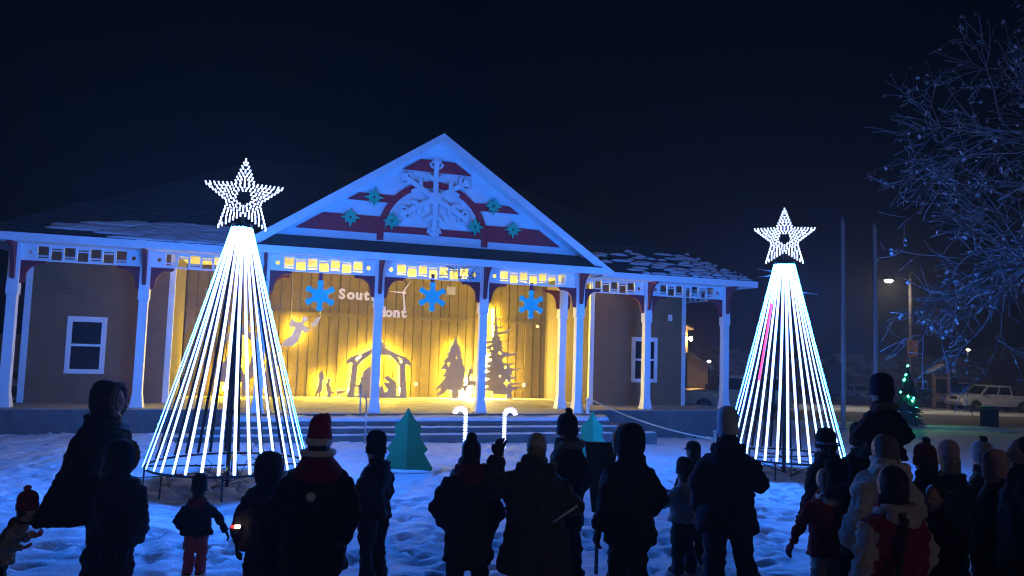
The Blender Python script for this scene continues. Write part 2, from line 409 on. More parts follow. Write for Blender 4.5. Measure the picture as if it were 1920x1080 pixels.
# snow lying on the courses
sn = MB(); rs = random.Random(11)
def slab(ua, ub, ta, tb, h):
    g = lambda t: (ve + t / sqrt(1 + PR * PR), zE + .03 + t * PR / sqrt(1 + PR * PR))
    n = max(4, int((ub - ua) / .12)); rings = []
    for i in range(n + 1):
        u = ua + (ub - ua) * i / n; e = .35 + .65 * max(0, sin(pi * i / n)) ** .4
        a = ta + (tb - ta) * .5 * (1 - e) + rs.uniform(-.015, .015); c = tb - (tb - ta) * .5 * (1 - e) + rs.uniform(-.015, .015)
        hh = h * e * rs.uniform(.8, 1.2)
        (v0, z0), (v1, z1), (v2, z2) = g(a), g((a + c) / 2), g(c)
        rings.append([(u, v0, z0 - .02), (u, v0 + .004, z0 + hh * .7), (u, v1, z1 + hh), (u, v2, z2 + hh * .6), (u, v2, z2 - .02)])
    sn.rings(rings)
for k in range(13):
    u = 13.9 + rs.random() * .3; lim = e1 - .1 - k * cs * .86
    while u < lim:
        L = rs.uniform(.18, .75); cover = .90 - max(0, 17.0 - u) * .16 - max(0, k - 6) * .13
        if rs.random() < cover: slab(u, min(u + L, lim), k * cs + rs.uniform(.005, .03), (k + 1) * cs + rs.uniform(-.02, .01), rs.uniform(.03, .06))
        u += L + rs.uniform(.01, .08)
for k in range(11):      # left roof: a smoother sheet with ragged ends
    ta = k * .10; u0 = (.55 + .9 * abs(k - 4.5) / 8 + rs.uniform(-.25, .25)) if k > 2 else 2.0 - k * .2 + rs.uniform(-.2, .2)
    u1 = 4.9 + rs.uniform(-.1, .1)
    top = 11.5 - 0 * k
    if k > 6: u0 += (k - 6) * .38
    u = u0
    while u < u1:
        L = rs.uniform(.6, 1.8)
        if rs.random() < (.97 if k < 12 else .7): slab(u, min(u + L, u1), ta, ta + .125, .05)
        u += L - .06
tag(sn.build('roof_snow', snow_m, roof), kind='stuff')
# fascia / gutter, cut where the portico roof stands in front
MB().box(e0, e1, ve - .03, ve + .03, zE - .16, zE + .02).box(e0 - .03, e0 + .03, ve + .03, vb, zE - .16, zE + .02).box(e1 - .03, e1 + .03, ve + .03, vb, zE - .16, zE + .02).build('fascia', white_m, roof)
MB().box(e0, e1, ve + .031, -.06, zE - .15, zE - .12).build('soffit', white_m, roof)

# front gable
gu, gh, gb, gv = 9.375, 4.70, 4.36, -1.72
gz1 = 7.50; gs = (gz1 - gb) / gh
gr = MB()
for s_ in (-1, 1):
    gr.add([(gu, gv, gz1), (gu + s_ * gh, gv, gb), (gu + s_ * gh, 5, gb), (gu, 5, gz1), (gu, gv, gz1 - .06), (gu + s_ * gh, gv, gb - .06), (gu + s_ * gh, 5, gb - .06), (gu, 5, gz1 - .06)],
           [(0, 1, 2, 3), (4, 5, 6, 7), (0, 1, 5, 4), (1, 2, 6, 5)], 0)
gr.build('gable_roof', shingle_m, PV)
zw = 4.80
wallv = -1.16
half = lambda z, inset=0: (gz1 - .08 - z) / gs - inset
gw = MB().plate([(gu - half(zw), zw), (gu + half(zw), zw), (gu, gz1 - .08)], (), wallv, wallv + .1).build('gable', white_m, PV)
for s_ in (-1, 1):      # rake boards in front and soffit behind
    wd = .15
    MB().plate([(gu, gz1 + .02), (gu + s_ * (gh + .03), gb), (gu + s_ * (gh + .03), gb - .10), (gu + s_ * (gh - wd / gs), gb - .10 + .02), (gu, gz1 - wd)] if s_ > 0 else
               [(gu, gz1 - wd), (gu - (gh - wd / gs), gb - .10 + .02), (gu - (gh + .03), gb - .10), (gu - (gh + .03), gb), (gu, gz1 + .02)], (), gv - .04, gv - .002).build('rake_board', white_m, gw)
    MB().add([(gu, gv + .003, gz1 - .09), (gu + s_ * gh, gv + .003, gb - .07), (gu + s_ * gh, wallv - .003, gb - .07), (gu, wallv - .003, gz1 - .09)], [(0, 1, 2, 3)]).build('rake_soffit', white_m, gw)
def trap(z0, z1, inset=.25):
    return [(gu - half(z0, inset), z0), (gu + half(z0, inset), z0), (gu + half(z1, inset), z1), (gu - half(z1, inset), z1)]
yv0, yv1 = wallv - .03, wallv - .002
ac, az, ro, ri = 9.33, 4.98, 1.42, 1.26
def cut(poly_z0, poly_z1, u_in_l, u_in_r, inset=.25):
    MB().plate([(gu - half(poly_z0, inset), poly_z0), (u_in_l(poly_z0), poly_z0), (u_in_l(poly_z1), poly_z1), (gu - half(poly_z1, inset), poly_z1)], (), yv0, yv1).build('stripe', red_m, gw)
    MB().plate([(u_in_r(poly_z0), poly_z0), (gu + half(poly_z0, inset), poly_z0), (gu + half(poly_z1, inset), poly_z1), (u_in_r(poly_z1), poly_z1)], (), yv0, yv1).build('stripe', red_m, gw)
MB().plate(trap(6.65, 6.95), (), yv0, yv1).build('stripe', red_m, gw)
arc = lambda z, s_: ac + s_ * (sqrt(max(.01, ro * ro - (z - az) ** 2)) - .02)
cut(5.77, 5.96, lambda z: arc(z, -1), lambda z: arc(z, 1))
cut(4.98, 5.40, lambda z: arc(max(z, az + .02), -1), lambda z: arc(max(z, az + .02), 1))
MB().plate([(ac - ri, 5.03), (ac + ri, 5.03), (ac + ri - .06, 5.20), (ac - ri + .06, 5.20)], (), yv0, yv1).build('stripe', red_m, gw)
N = 40
ring = [(ac + ro * cos(pi * k / N), az + ro * sin(pi * k / N)) for k in range(N + 1)] + [(ac - ro, zw + .03), (ac - ri, zw + .03)] + [(ac - ri * cos(pi * k / N), az + ri * sin(pi * k / N)) for k in range(N + 1)] + [(ac + ri, zw + .03), (ac + ro, zw + .03)]
MB().plate(ring, (), yv0 - .012, yv1).build('arch', red_m, gw)
# pent roof below the gable, portico fascia and soffit
sk = MB()
s0, s1 = gu - 4.35, gu + 4.35
sk.add([(s0 + .35, wallv + .08, 4.82), (s1 - .35, wallv + .08, 4.82), (s1, -1.84, 4.44), (s0, -1.84, 4.44), (s0, -1.84, 4.38), (s1, -1.84, 4.38), (s1, -.4, 4.44), (s0, -.4, 4.44)], [(3, 2, 1, 0), (4, 5, 2, 3), (2, 6, 1), (3, 0, 7)])
pr = sk.build('pent_roof', skirt_m, PV)
MB().box(s0 - .02, s1 + .02, -1.88, -1.842, 4.26, 4.43).box(s0 - .02, s0 + .02, -1.841, -.66, 4.26, 4.43).box(s1 - .02, s1 + .02, -1.841, -.66, 4.26, 4.43).build('fascia', white_m, pr)
MB().box(s0 + .03, s1 - .03, -1.83, -.66, 4.315, 4.345).build('soffit', white_m, pr)
MB().box(2 * S - .1, 5 * S + .1, -D - .05, -D + .05, 4.346, 4.55).box(-.1, 2 * S - .12, -.05, .05, 4.312, 4.6).box(5 * S + .12, 18.85, -.05, .05, 4.312, 4.6).build('beam', white_m, PV)

# ------------------------------------------------------------------ decorations on the pavilion
def bplate(name, outer, holes, v, thick, m, label, cat, group=None):
    """flat cut-out standing in the plane v of the pavilion, origin at its foot"""
    us = [p[0] for p in outer]; zs = [p[1] for p in outer]; u0 = (min(us) + max(us)) / 2; z0 = min(zs)
    sh = lambda l: [(a - u0, b - z0) for a, b in l]
    o = MB().plate(sh(outer), [sh(h) for h in holes], -thick / 2, thick / 2).build(name, m, None, B(u0, v, z0), (0, 0, TH))
    if label: tag(o, label, cat, group)
    return o
stable_outer=[(7.86,0.63),(7.94,0.89),(8.00,1.66),(7.92,1.67),(7.86,1.61),(7.83,1.68),(7.86,1.77),(7.97,1.85),(8.11,1.91),(8.29,1.97),(8.52,2.09),(8.71,2.26),(8.99,2.15),(9.17,2.06),(9.36,1.97),(9.61,1.88),(9.73,1.78),(9.80,1.64),(9.75,1.60),(9.70,1.64),(9.61,1.66),(9.64,1.21),(9.70,0.63)]
stable_win=[(8.75,1.92),(9.12,1.93),(9.31,1.75),(9.43,1.60),(9.46,1.02),(9.37,1.01),(9.36,1.12),(9.20,1.22),(9.09,1.31),(9.00,1.27),(9.00,1.18),(9.12,1.13),(9.12,1.07),(9.02,1.11),(8.97,1.10),(9.00,1.01),(9.04,0.95),(9.09,0.92),(9.08,0.82),(9.01,0.82),(8.98,0.92),(8.94,1.01),(8.86,0.97),(8.76,0.95),(8.69,1.38),(8.57,1.58),(8.46,1.53),(8.34,1.41),(8.30,1.22),(8.23,1.02),(8.14,1.02),(8.17,1.59),(8.32,1.76),(8.48,1.88),(8.64,2.03)]
gapL=[(8.12,0.94),(8.16,0.96),(8.21,0.94),(8.21,0.72),(8.17,0.69),(8.12,0.72)]
gapR=[(9.39,0.95),(9.43,0.97),(9.48,0.94),(9.48,0.72),(9.44,0.68),(9.38,0.72)]
triL=[(8.11,1.84),(8.26,1.89),(8.13,1.71)]
triR=[(9.37,1.88),(9.50,1.82),(9.49,1.70)]
star=[(8.81,2.46),(8.86,2.30),(9.00,2.33),(8.92,2.25),(9.09,2.21),(8.94,2.17),(8.95,2.06),(8.86,2.13),(8.85,1.96),(8.81,1.75),(8.77,1.96),(8.75,2.15),(8.65,2.17),(8.75,2.24)]
shepherd=[(6.95,0.63),(7.00,0.84),(7.05,1.06),(7.04,1.26),(7.06,1.37),(7.11,1.42),(7.17,1.40),(7.18,1.32),(7.20,1.28),(7.21,1.13),(7.16,1.13),(7.17,0.99),(7.17,0.81),(7.12,0.78),(7.11,0.63),(7.07,0.63),(7.06,0.78),(6.98,0.79),(6.98,0.63)]
kneeler=[(7.30,0.63),(7.31,0.77),(7.27,0.90),(7.26,1.04),(7.30,1.10),(7.29,1.19),(7.34,1.22),(7.39,1.18),(7.40,1.10),(7.37,1.06),(7.38,0.95),(7.42,1.03),(7.43,0.99),(7.42,0.84),(7.53,0.81),(7.53,0.76),(7.42,0.73),(7.43,0.63)]
sheep=[(7.58,0.72),(7.58,0.82),(7.63,0.85),(7.78,0.84),(7.82,0.90),(7.85,0.88),(7.84,0.83),(7.86,0.72),(7.84,0.70),(7.83,0.76),(7.74,0.77),(7.73,0.63),(7.71,0.63),(7.69,0.75),(7.64,0.73),(7.62,0.63),(7.60,0.63)]
fir1=[(11.17,2.58),(11.22,2.42),(11.28,2.30),(11.40,2.20),(11.31,2.21),(11.35,2.12),(11.42,2.01),(11.36,2.02),(11.38,1.92),(11.46,1.81),(11.41,1.77),(11.48,1.63),(11.57,1.50),(11.49,1.50),(11.50,1.34),(11.55,1.21),(11.48,1.22),(11.50,1.04),(11.55,0.92),(11.45,0.94),(11.40,0.88),(11.34,0.87),(11.32,0.63),(11.13,0.63),(11.11,0.87),(10.95,0.89),(10.85,0.78),(10.72,0.72),(10.59,0.73),(10.72,0.84),(10.78,0.95),(10.63,0.91),(10.52,0.87),(10.63,0.97),(10.84,1.20),(10.89,1.30),(10.77,1.29),(10.85,1.41),(10.91,1.53),(10.70,1.51),(10.81,1.66),(10.86,1.76),(10.75,1.73),(10.93,1.92),(10.96,2.01),(10.86,1.99),(11.01,2.12),(10.98,2.18),(11.08,2.33),(11.16,2.52)]
fir1_star=[(10.97,1.76),(10.99,1.72),(11.03,1.71),(10.99,1.68),(10.98,1.62),(10.96,1.68),(10.90,1.69),(10.95,1.72)]
fir1_star2=[(11.22,1.96),(11.24,1.92),(11.22,1.87),(11.20,1.92)]
deer=[(11.50,0.63),(11.53,0.79),(11.45,0.96),(11.44,1.02),(11.56,1.06),(11.58,1.13),(11.58,1.32),(11.62,1.42),(11.64,1.53),(11.57,1.57),(11.64,1.56),(11.62,1.65),(11.59,1.78),(11.63,1.71),(11.65,1.57),(11.69,1.56),(11.71,1.67),(11.75,1.75),(11.74,1.68),(11.72,1.56),(11.78,1.56),(11.75,1.51),(11.77,1.41),(11.71,1.42),(11.68,1.38),(11.66,1.27),(11.69,1.20),(11.78,1.18),(11.93,1.21),(12.09,1.20),(12.11,1.09),(12.23,0.88),(12.26,0.63),(12.23,0.63),(12.20,0.88),(12.07,1.03),(11.93,1.05),(11.85,1.03),(11.84,0.90),(11.81,0.92),(11.80,1.05),(11.68,1.04),(11.63,1.02),(11.56,0.81),(11.54,0.63)]
fir2=[(12.46,3.63),(12.50,3.45),(12.51,3.20),(12.60,3.22),(12.69,3.28),(12.63,3.18),(12.52,3.14),(12.52,2.98),(12.59,2.93),(12.79,2.95),(12.67,2.89),(12.55,2.85),(12.57,2.75),(12.74,2.77),(12.84,2.82),(13.00,2.87),(12.94,2.78),(12.80,2.71),(12.59,2.69),(12.60,2.63),(12.71,2.59),(12.64,2.55),(12.67,2.47),(12.81,2.49),(12.72,2.43),(12.67,2.40),(12.81,2.39),(13.03,2.46),(12.94,2.39),(12.75,2.36),(12.68,2.31),(12.79,2.26),(12.71,2.21),(12.76,2.14),(12.91,2.11),(13.04,2.07),(13.29,2.15),(13.17,2.06),(12.98,1.98),(12.83,1.97),(12.74,1.88),(12.77,1.79),(12.99,1.76),(13.19,1.81),(13.11,1.74),(12.99,1.69),(13.02,1.62),(13.18,1.59),(13.43,1.66),(13.31,1.58),(13.12,1.53),(13.07,1.49),(13.12,1.40),(13.00,1.36),(13.27,1.33),(13.16,1.26),(13.04,1.24),(13.07,1.15),(13.19,1.14),(13.43,1.17),(13.32,1.10),(13.13,1.08),(13.04,1.06),(13.14,1.02),(13.42,1.04),(13.29,0.95),(13.14,0.90),(13.08,0.83),(13.13,0.63),(12.93,0.63),(12.91,0.77),(12.50,0.77),(12.49,0.63),(12.44,0.63),(12.45,0.85),(12.28,0.88),(12.04,0.76),(12.16,0.94),(12.31,1.03),(12.09,1.05),(11.97,1.02),(12.15,1.17),(12.34,1.26),(12.11,1.31),(11.93,1.28),(12.08,1.43),(12.34,1.49),(12.17,1.54),(12.02,1.48),(12.13,1.63),(12.35,1.66),(12.19,1.72),(12.10,1.75),(12.37,1.82),(12.37,1.90),(12.18,1.92),(12.35,2.01),(12.35,2.10),(12.18,2.07),(12.31,2.17),(12.17,2.24),(12.38,2.39),(12.20,2.36),(11.99,2.29),(12.14,2.44),(12.38,2.48),(12.36,2.55),(12.42,2.64),(12.42,2.71),(12.18,2.76),(11.97,2.79),(12.25,2.78),(12.44,2.77),(12.44,2.95),(12.36,3.02),(12.23,3.16),(12.34,3.09),(12.44,3.05),(12.44,3.24),(12.33,3.34),(12.44,3.30),(12.43,3.48)]
f2h=[[(12.65,2.15),(12.67,2.10),(12.72,2.08),(12.68,2.05),(12.66,2.01),(12.63,2.05),(12.58,2.08),(12.62,2.10)],[(12.91,1.25),(12.94,1.18),(13.02,1.14),(12.94,1.09),(12.92,1.00),(12.89,1.09),(12.82,1.13),(12.88,1.18)],[(12.38,2.26),(12.41,2.22),(12.39,2.18),(12.37,2.22)],[(12.85,1.69),(12.89,1.65),(12.85,1.58),(12.81,1.64)],[(12.68,1.39),(12.70,1.36),(12.68,1.30),(12.66,1.35)]]
angel=[(6.20,2.93),(6.23,2.92),(6.31,2.85),(6.36,2.82),(6.39,2.84),(6.46,2.83),(6.49,2.91),(6.51,2.99),(6.55,3.03),(6.63,2.99),(6.65,2.89),(6.54,2.82),(6.54,2.75),(6.64,2.71),(6.69,2.64),(6.81,2.66),(6.68,2.57),(6.64,2.53),(6.57,2.53),(6.52,2.59),(6.49,2.51),(6.45,2.38),(6.38,2.25),(6.27,2.13),(6.07,2.10),(5.94,2.12),(6.00,2.25),(6.09,2.34),(6.22,2.45),(6.30,2.65),(6.29,2.68),(6.20,2.66),(6.14,2.71),(6.14,2.80),(6.17,2.89)]
angel_wing=[(6.75,2.83),(6.83,2.87),(6.88,2.97),(6.99,3.02),(7.03,3.09),(7.02,3.00),(6.98,2.88),(6.92,2.76),(6.83,2.71),(6.76,2.73)]
SV = 3.40
o = bplate('stable_silhouette', stable_outer, [stable_win, gapL, gapR, triL, triR], SV, .02, ply_m, 'grey plywood nativity stable cut-out with kneeling figures on the stage', 'silhouette')
st = MB(); st.plate([(a - 8.82, b - .63) for a, b in star], (), -.04, -.015).build('star', ply_m, o)
for nm, pl, lb, ca in [('shepherd_silhouette', shepherd, 'standing shepherd cut-out at the left of the nativity stable', 'silhouette'),
                       ('kneeling_silhouette', kneeler, 'kneeling figure cut-out between the shepherd and the sheep', 'silhouette'),
                       ('sheep_silhouette', sheep, 'small sheep cut-out beside the nativity stable', 'silhouette'),
                       ('reindeer_silhouette', deer, 'reindeer cut-out between the two fir tree cut-outs', 'silhouette')]:
    bplate(nm, pl, (), SV - .05 if nm.startswith('rein') else SV, .02, ply_m, lb, ca)
bplate('fir_silhouette', fir1, [fir1_star, fir1_star2], SV, .02, ply_m, 'shorter fir tree cut-out left of the reindeer', 'silhouette')
bplate('fir_silhouette', fir2, f2h, SV, .02, ply_m, 'tall ragged fir tree cut-out at the right of the stage', 'silhouette')
# group half hidden behind the left light tree: camel rider, wise men, palm
camel = [(4.15,.63),(4.2,1.1),(4.1,1.35),(4.2,1.6),(4.4,1.62),(4.5,1.85),(4.62,1.9),(4.68,1.65),(4.85,1.55),(4.95,1.3),(5.05,1.35),(5.12,1.75),(5.22,1.82),(5.4,1.78),(5.38,1.7),(5.22,1.68),(5.2,1.2),(5.05,1.05),(4.98,.63),(4.92,.63),(4.9,1.05),(4.35,1.05),(4.3,.63)]
wise = [(5.55,.63),(5.58,1.2),(5.52,1.6),(5.6,1.85),(5.66,2.02),(5.74,2.02),(5.79,1.85),(5.9,1.6),(5.85,1.5),(5.92,1.2),(5.95,.63)]
palm = [(4.72,.63),(4.78,1.6),(4.76,2.4),(4.5,2.3),(4.35,2.05),(4.42,2.4),(4.7,2.6),(4.45,2.7),(4.3,2.62),(4.5,2.85),(4.8,2.7),(5.05,2.88),(5.25,2.7),(5.0,2.7),(4.9,2.6),(5.15,2.45),(5.2,2.15),(5.0,2.35),(4.86,2.4),(4.88,1.6),(4.86,.63)]
bplate('camel_silhouette', camel, (), SV, .02, ply_m, 'camel cut-out glimpsed through the left light tree', 'silhouette')
bplate('wise_man_silhouette', wise, (), SV, .02, ply_m, 'crowned standing figure cut-out behind the left light tree', 'silhouette')
bplate('palm_silhouette', palm, (), SV - .06, .02, ply_m, 'palm tree cut-out glimpsed through the left light tree', 'silhouette')
ao = bplate('angel_silhouette', angel, (), 3.5, .02, mat('lit_plywood', (.80, .76, .74), .7), 'flying angel cut-out hanging from wires at the upper left of the stage', 'silhouette')  # lighter plywood colour stands in for the light on the angel
zc = min(p[1] for p in angel); uc = (min(p[0] for p in angel) + max(p[0] for p in angel)) / 2
MB().plate([(a - uc, b - zc) for a, b in angel_wing], (), -.01, .01).build('wing', MATS['lit_plywood'], ao)
MB().tube([(6.18 - uc, 0, .82), (6.15 - uc, 0, 2.5)], .006, 5).build('wire', grey_metal, ao)
MB().tube([(7.0 - uc, 0, .98), (7.02 - uc, 0, 2.5)], .006, 5).build('wire', grey_metal, ao)

# lamps behind the cut-outs: lit strips lying between cut-out and boards
def strip_lamp(pts, r, m, label, v=3.72, cat='strip light', name='strip_light'):
    p0 = pts[0]
    mb = MB().tube([(a - p0[0], 0, b - p0[1]) for a, b in pts], r, 6)
    o = mb.build(name, m, None, B(p0[0], v, p0[1]), (0, 0, TH)); tag(o, label, cat)
    return o
strip_lamp([(7.95,.75),(8.07,1.2),(8.09,1.72),(8.45,1.98),(8.75,2.15)], .012, warm_m, 'warm strip light glowing behind the left half of the stable')
strip_lamp([(9.55,.72),(9.52,1.2),(9.54,1.72),(9.2,1.98),(8.85,2.15)], .012, warm_m, 'warm strip light glowing behind the right half of the stable')
strip_lamp([(8.25,.70),(8.6,.72),(9.0,.72),(9.35,.70)], .014, warm_m, 'warm strip light low behind the kneeling nativity figures')
strip_lamp([(8.4,.75),(8.45,1.2),(8.5,1.35)], .012, warm_m, 'warm strip light behind the left kneeling parent of the nativity')
strip_lamp([(7.06,.75),(7.11,1.0),(7.12,1.3)], .010, warm_m, 'warm strip light glowing behind the shepherd cut-out')
strip_lamp([(7.36,.72),(7.33,.95),(7.34,1.15)], .010, warm_m, 'warm strip light behind the small kneeling cut-out')
strip_lamp([(7.62,.80),(7.80,.80)], .009, warm_m, 'warm strip light behind the sheep cut-out')
strip_lamp([(11.22,.75),(11.10,1.3),(11.18,1.9),(11.19,2.35)], .013, warm_m, 'warm strip light glowing behind the shorter fir cut-out')
strip_lamp([(12.62,.85),(12.55,1.6),(12.52,2.3),(12.47,3.1),(12.46,3.5)], .014, warm_m, 'warm strip light glowing behind the tall fir cut-out')
strip_lamp([(12.25,.85),(12.30,1.5),(12.32,2.0)], .014, hot_m, 'bright strip light behind the left side of the tall fir')
strip_lamp([(12.85,.95),(12.90,1.6)], .012, warm_m, 'warm strip light behind the right branches of the tall fir')
strip_lamp([(11.62,.70),(11.70,.95),(11.68,1.20)], .03, hot_m, 'overexposed lamp glaring behind the reindeer')
strip_lamp([(6.25,2.30),(6.38,2.55),(6.42,2.72),(6.24,2.78)], .009, warm_m, 'warm strip light behind the hanging angel', 3.66)
strip_lamp([(4.4,.8),(4.6,1.5)], .012, warm_m, 'warm strip light behind the camel cut-out')
strip_lamp([(5.72,.8),(5.72,1.8)], .012, warm_m, 'warm strip light behind the crowned figure cut-out')
strip_lamp([(4.82,1.0),(4.82,2.5)], .010, warm_m, 'warm strip light behind the palm cut-out')

# wall lettering
def text_mesh(ch, size, off=.02):
    cu = bpy.data.curves.new('txt', 'FONT'); cu.body = ch; cu.size = size; cu.extrude = .02; cu.offset = off; cu.resolution_u = 3
    ob = bpy.data.objects.new('txt', cu); COL.objects.link(ob)
    dg = bpy.context.evaluated_depsgraph_get(); dg.update()
    me = bpy.data.meshes.new_from_object(ob.evaluated_get(dg)); bpy.data.objects.remove(ob); return me
letter_m = mat('sign_letters', (.85, .80, .76), .6, .05)
LT = empty('wall_lettering', B(7.5, 3.74, 3.11), TH)
tag(LT, 'white rounded letters and wind turbine emblem on the upper stage wall', 'sign')
def letter(ch, u, z, size):
    me = text_mesh(ch, size); me.materials.clear(); me.materials.append(letter_m)
    link('letter', me, LT, (u - 7.5, 0, z - 3.11), (pi / 2, 0, 0))
for ch, u in zip('South', (7.54, 7.79, 8.05, 8.31, 8.53)): letter(ch, u, 3.61, .42)
for ch, u in zip('Hont', (8.70, 8.98, 9.23, 9.49)): letter(ch, u, 3.12, .42)
MB().plate([(2.05, .24), (2.12, .24), (2.045, .77), (2.0, .77)], (), -.012, .012).build('turbine_tower', letter_m, LT)
hubu, hubz = 9.51 - 7.5, 3.89 - 3.11
for a in (58, 177, 300):
    L = .46 if a != 300 else .10
    d = Vector((cos(radians(a)), sin(radians(a)))); n = Vector((-d.y, d.x))
    h = Vector((hubu, hubz))
    MB().plate([tuple(h + n * .012), tuple(h + d * L * .3 + n * .03), tuple(h + d * L), tuple(h - n * .02)], (), -.03, -.014).build('turbine_blade', letter_m, LT)
MB().box(hubu - .03, hubu + .09, -.04, .0, hubz - .045, hubz + .03).build('turbine_hub', letter_m, LT)
o = MB().box(-.14, .14, -.02, .02, 0, .26).box(-.11, .11, -.026, -.0205, .03, .23).build('wall_plaque', mat('plaque', (.42, .40, .34), .6), None, B(11.06, 3.76, 3.90), (0, 0, TH))
tag(o, 'pale square plaque on the upper stage wall', 'plaque')
for u, z, lb in [(10.05, .98, 'small white outlet left of the shorter fir cut-out'), (13.66, 1.0, 'small grey outlet right of the tall fir cut-out')]:
    o = MB().box(-.05, .05, -.03, .02, 0, .12).box(-.03, .03, -.036, -.0305, .03, .09).build('wall_outlet', white_m, None, B(u, 3.76, z), (0, 0, TH)); tag(o, lb, 'outlet')
o = MB().ell((0, 0, .05), (.05, .05, .05)).box(-.03, .03, 0, .08, .02, .08).build('stage_lamp', white_m, None, B(14.05, 3.7, 2.95), (0, 0, TH)); tag(o, 'small round white lamp near the right stage corner', 'lamp')

# hanging blue snowflakes
def flake_outline(n, R, r, w):
    o = []
    for k in range(n):
        a = 2 * pi * k / n + pi / 2
        for da, rr in ((-w * 2.2, r), (-w, R * .62), (-w * .95, R * .92), (-w * .45, R), (w * .45, R), (w * .95, R * .92), (w, R * .62)):
            o.append((rr * cos(a + da), rr * sin(a + da)))
    return o
fm = None
for k, (u, z) in enumerate([(6.63, 3.40), (9.36, 3.51), (12.0, 3.44)]):
    lb = ['hanging blue snowflake nearest the left light tree', 'hanging blue snowflake in the middle portico bay', 'hanging blue snowflake in the right portico bay'][k]
    if fm is None:
        fm = MB().plate(flake_outline(6, .37, .16, .24), (), -.02, .02).mesh('hanging_snowflake', blue_flake_m)
        fr = MB().box(-.045, .045, -.006, .006, .34, .57).mesh('strap', mat('maroon_ribbon', (.12, .03, .07), .7))
    o = link('hanging_snowflake', fm, None, B(u, -D - .02, z - .02), (0, 0, TH)); tag(o, lb, 'snowflake', 'blue snowflakes hanging under the frieze')
    link('strap', fr, o)
# gable stars
def star6(R, r, n=8):
    o = []
    for k in range(n * 2):
        a = pi * k / n + pi / 2; q = R * (1 if k % 4 == 0 else .78) if k % 2 == 0 else r
        o.append((q * cos(a), q * sin(a)))
    return o
gm = MB().plate(star6(.245, .12), [[(.03 * cos(2 * pi * k / 8), .03 * sin(2 * pi * k / 8)) for k in range(8)][::-1]], -.015, .015).mesh('gable_star', teal_flake_m)
gl = ['uppermost left teal star flake on the gable stripe', 'outermost left teal star flake low on the gable', 'teal star flake on the left foot of the gable arch', 'teal star flake on the right foot of the gable arch', 'uppermost right teal star flake on the gable stripe', 'outermost right teal star flake low on the gable']
for (u, z), lb in zip([(7.8, 5.86), (7.25, 5.32), (8.26, 5.31), (10.39, 5.33), (10.87, 5.91), (11.42, 5.34)], gl):
    tag(link('gable_star', gm, None, B(u, wallv - .075, z), (0, 0, TH)), lb, 'star', 'teal star flakes on the gable')
# big white snowflake on the gable
bf = empty('gable_snowflake', B(9.33, wallv - .065, 5.98), TH); tag(bf, 'large white ornate snowflake fixed to the gable arch', 'snowflake')
arm = MB().box(-.062, .062, -.02, .02, .12, 1.0)
def lobe(mb, x, z, ang, L, wd):
    o = []
    for k in range(14):
        a = 2 * pi * k / 14; px, pz = L * .5 + L * .5 * cos(a), wd * sin(a)
        o.append((x + px * cos(ang) - pz * sin(ang), z + px * sin(ang) + pz * cos(ang)))
    mb.plate(o, (), -.016, .016)
for sgn in (-1, 1):
    lobe(arm, sgn * .03, .76, pi / 2 - sgn * .85, .20, .055); lobe(arm, sgn * .04, .44, pi / 2 - sgn * .8, .24, .05); lobe(arm, sgn * .06, .80, pi / 2 - sgn * .25, .17, .045)
am = arm.mesh('arm', white_m)
for k in range(6): link('arm', am, bf, (0, -.001 * k, 0), (0, k * pi / 3, 0))
MB().plate([(.17 * cos(pi * k / 3), .17 * sin(pi * k / 3)) for k in range(6)], (), -.035, -.02).build('hub', white_m, bf)
# dry twig clump on the frieze
tw = MB(); rt = random.Random(5)
for k in range(46):
    a = (rt.uniform(-.42, .42), rt.uniform(-.04, .06), rt.uniform(-.16, .22)); d = Vector((rt.gauss(0, .12), rt.uniform(-.08, .02), rt.gauss(0, .12)))
    tw.tube([a, Vector(a) + d * .6, Vector(a) + d + Vector((0, 0, rt.uniform(-.05, .05)))], [.008, .006, .002], 4)
tag(tw.build('twig_clump', mat('dry_twigs', (.03, .025, .03), .9), None, B(10.0, -D - .10, 4.06), (0, 0, TH)), 'dark dry twig clump caught on the middle frieze', 'twigs')
# handrail post at the steps
hr = empty('handrail', B(7.65, -2.6, .0), TH); tag(hr, 'thin metal handrail at the left of the stage steps', 'handrail')
hr.location.z = gz(hr.location.x, hr.location.y)
MB().tube([(0, 0, -.1), (0, 0, .95)], .022, 8).build('post', grey_metal, hr); MB().tube([(0, 0, .93), (0, .5, 1.12), (0, 1.05, 1.42)], .02, 8).build('rail', grey_metal, hr); MB().tube([(0, 1.05, .3), (0, 1.05, 1.42)], .022, 8).build('post', grey_metal, hr)
# barrier rope from the portico to the right
rp = []
A_, B_ = Vector(B(13.55, -1.55, 1.02)), Vector((4.55, 16.6, .42))
for k in range(25):
    t = k / 24; p = A_.lerp(B_, t); p.z -= .22 * 4 * t * (1 - t) * .6; rp.append(p)
o0 = rp[0].copy()
rope = MB().tube([p - o0 for p in rp], .016, 6).build('barrier_rope', rope_m, None, o0); tag(rope, 'pale rope sagging from the portico down to the right light tree', 'rope')
o = MB().tube([(0, 0, -.1), (0, 0, .62)], .03, 8).lathe([(.05, .6), (.05, .64), (.02, .66)], 8)  .build('rope_post', wood_m, None, (4.55, 16.6, gz(4.55, 16.6))); tag(o, 'short stake holding the lower end of the barrier rope', 'post')
o = MB().box(-.03, .03, -.03, .03, 0, .36).box(-.04, .04, -.04, .04, .36, .40).build('rope_post', white_m, None, B(13.55, -1.48, ZF), (0, 0, TH)); tag(o, 'short white post holding the upper end of the barrier rope', 'post')

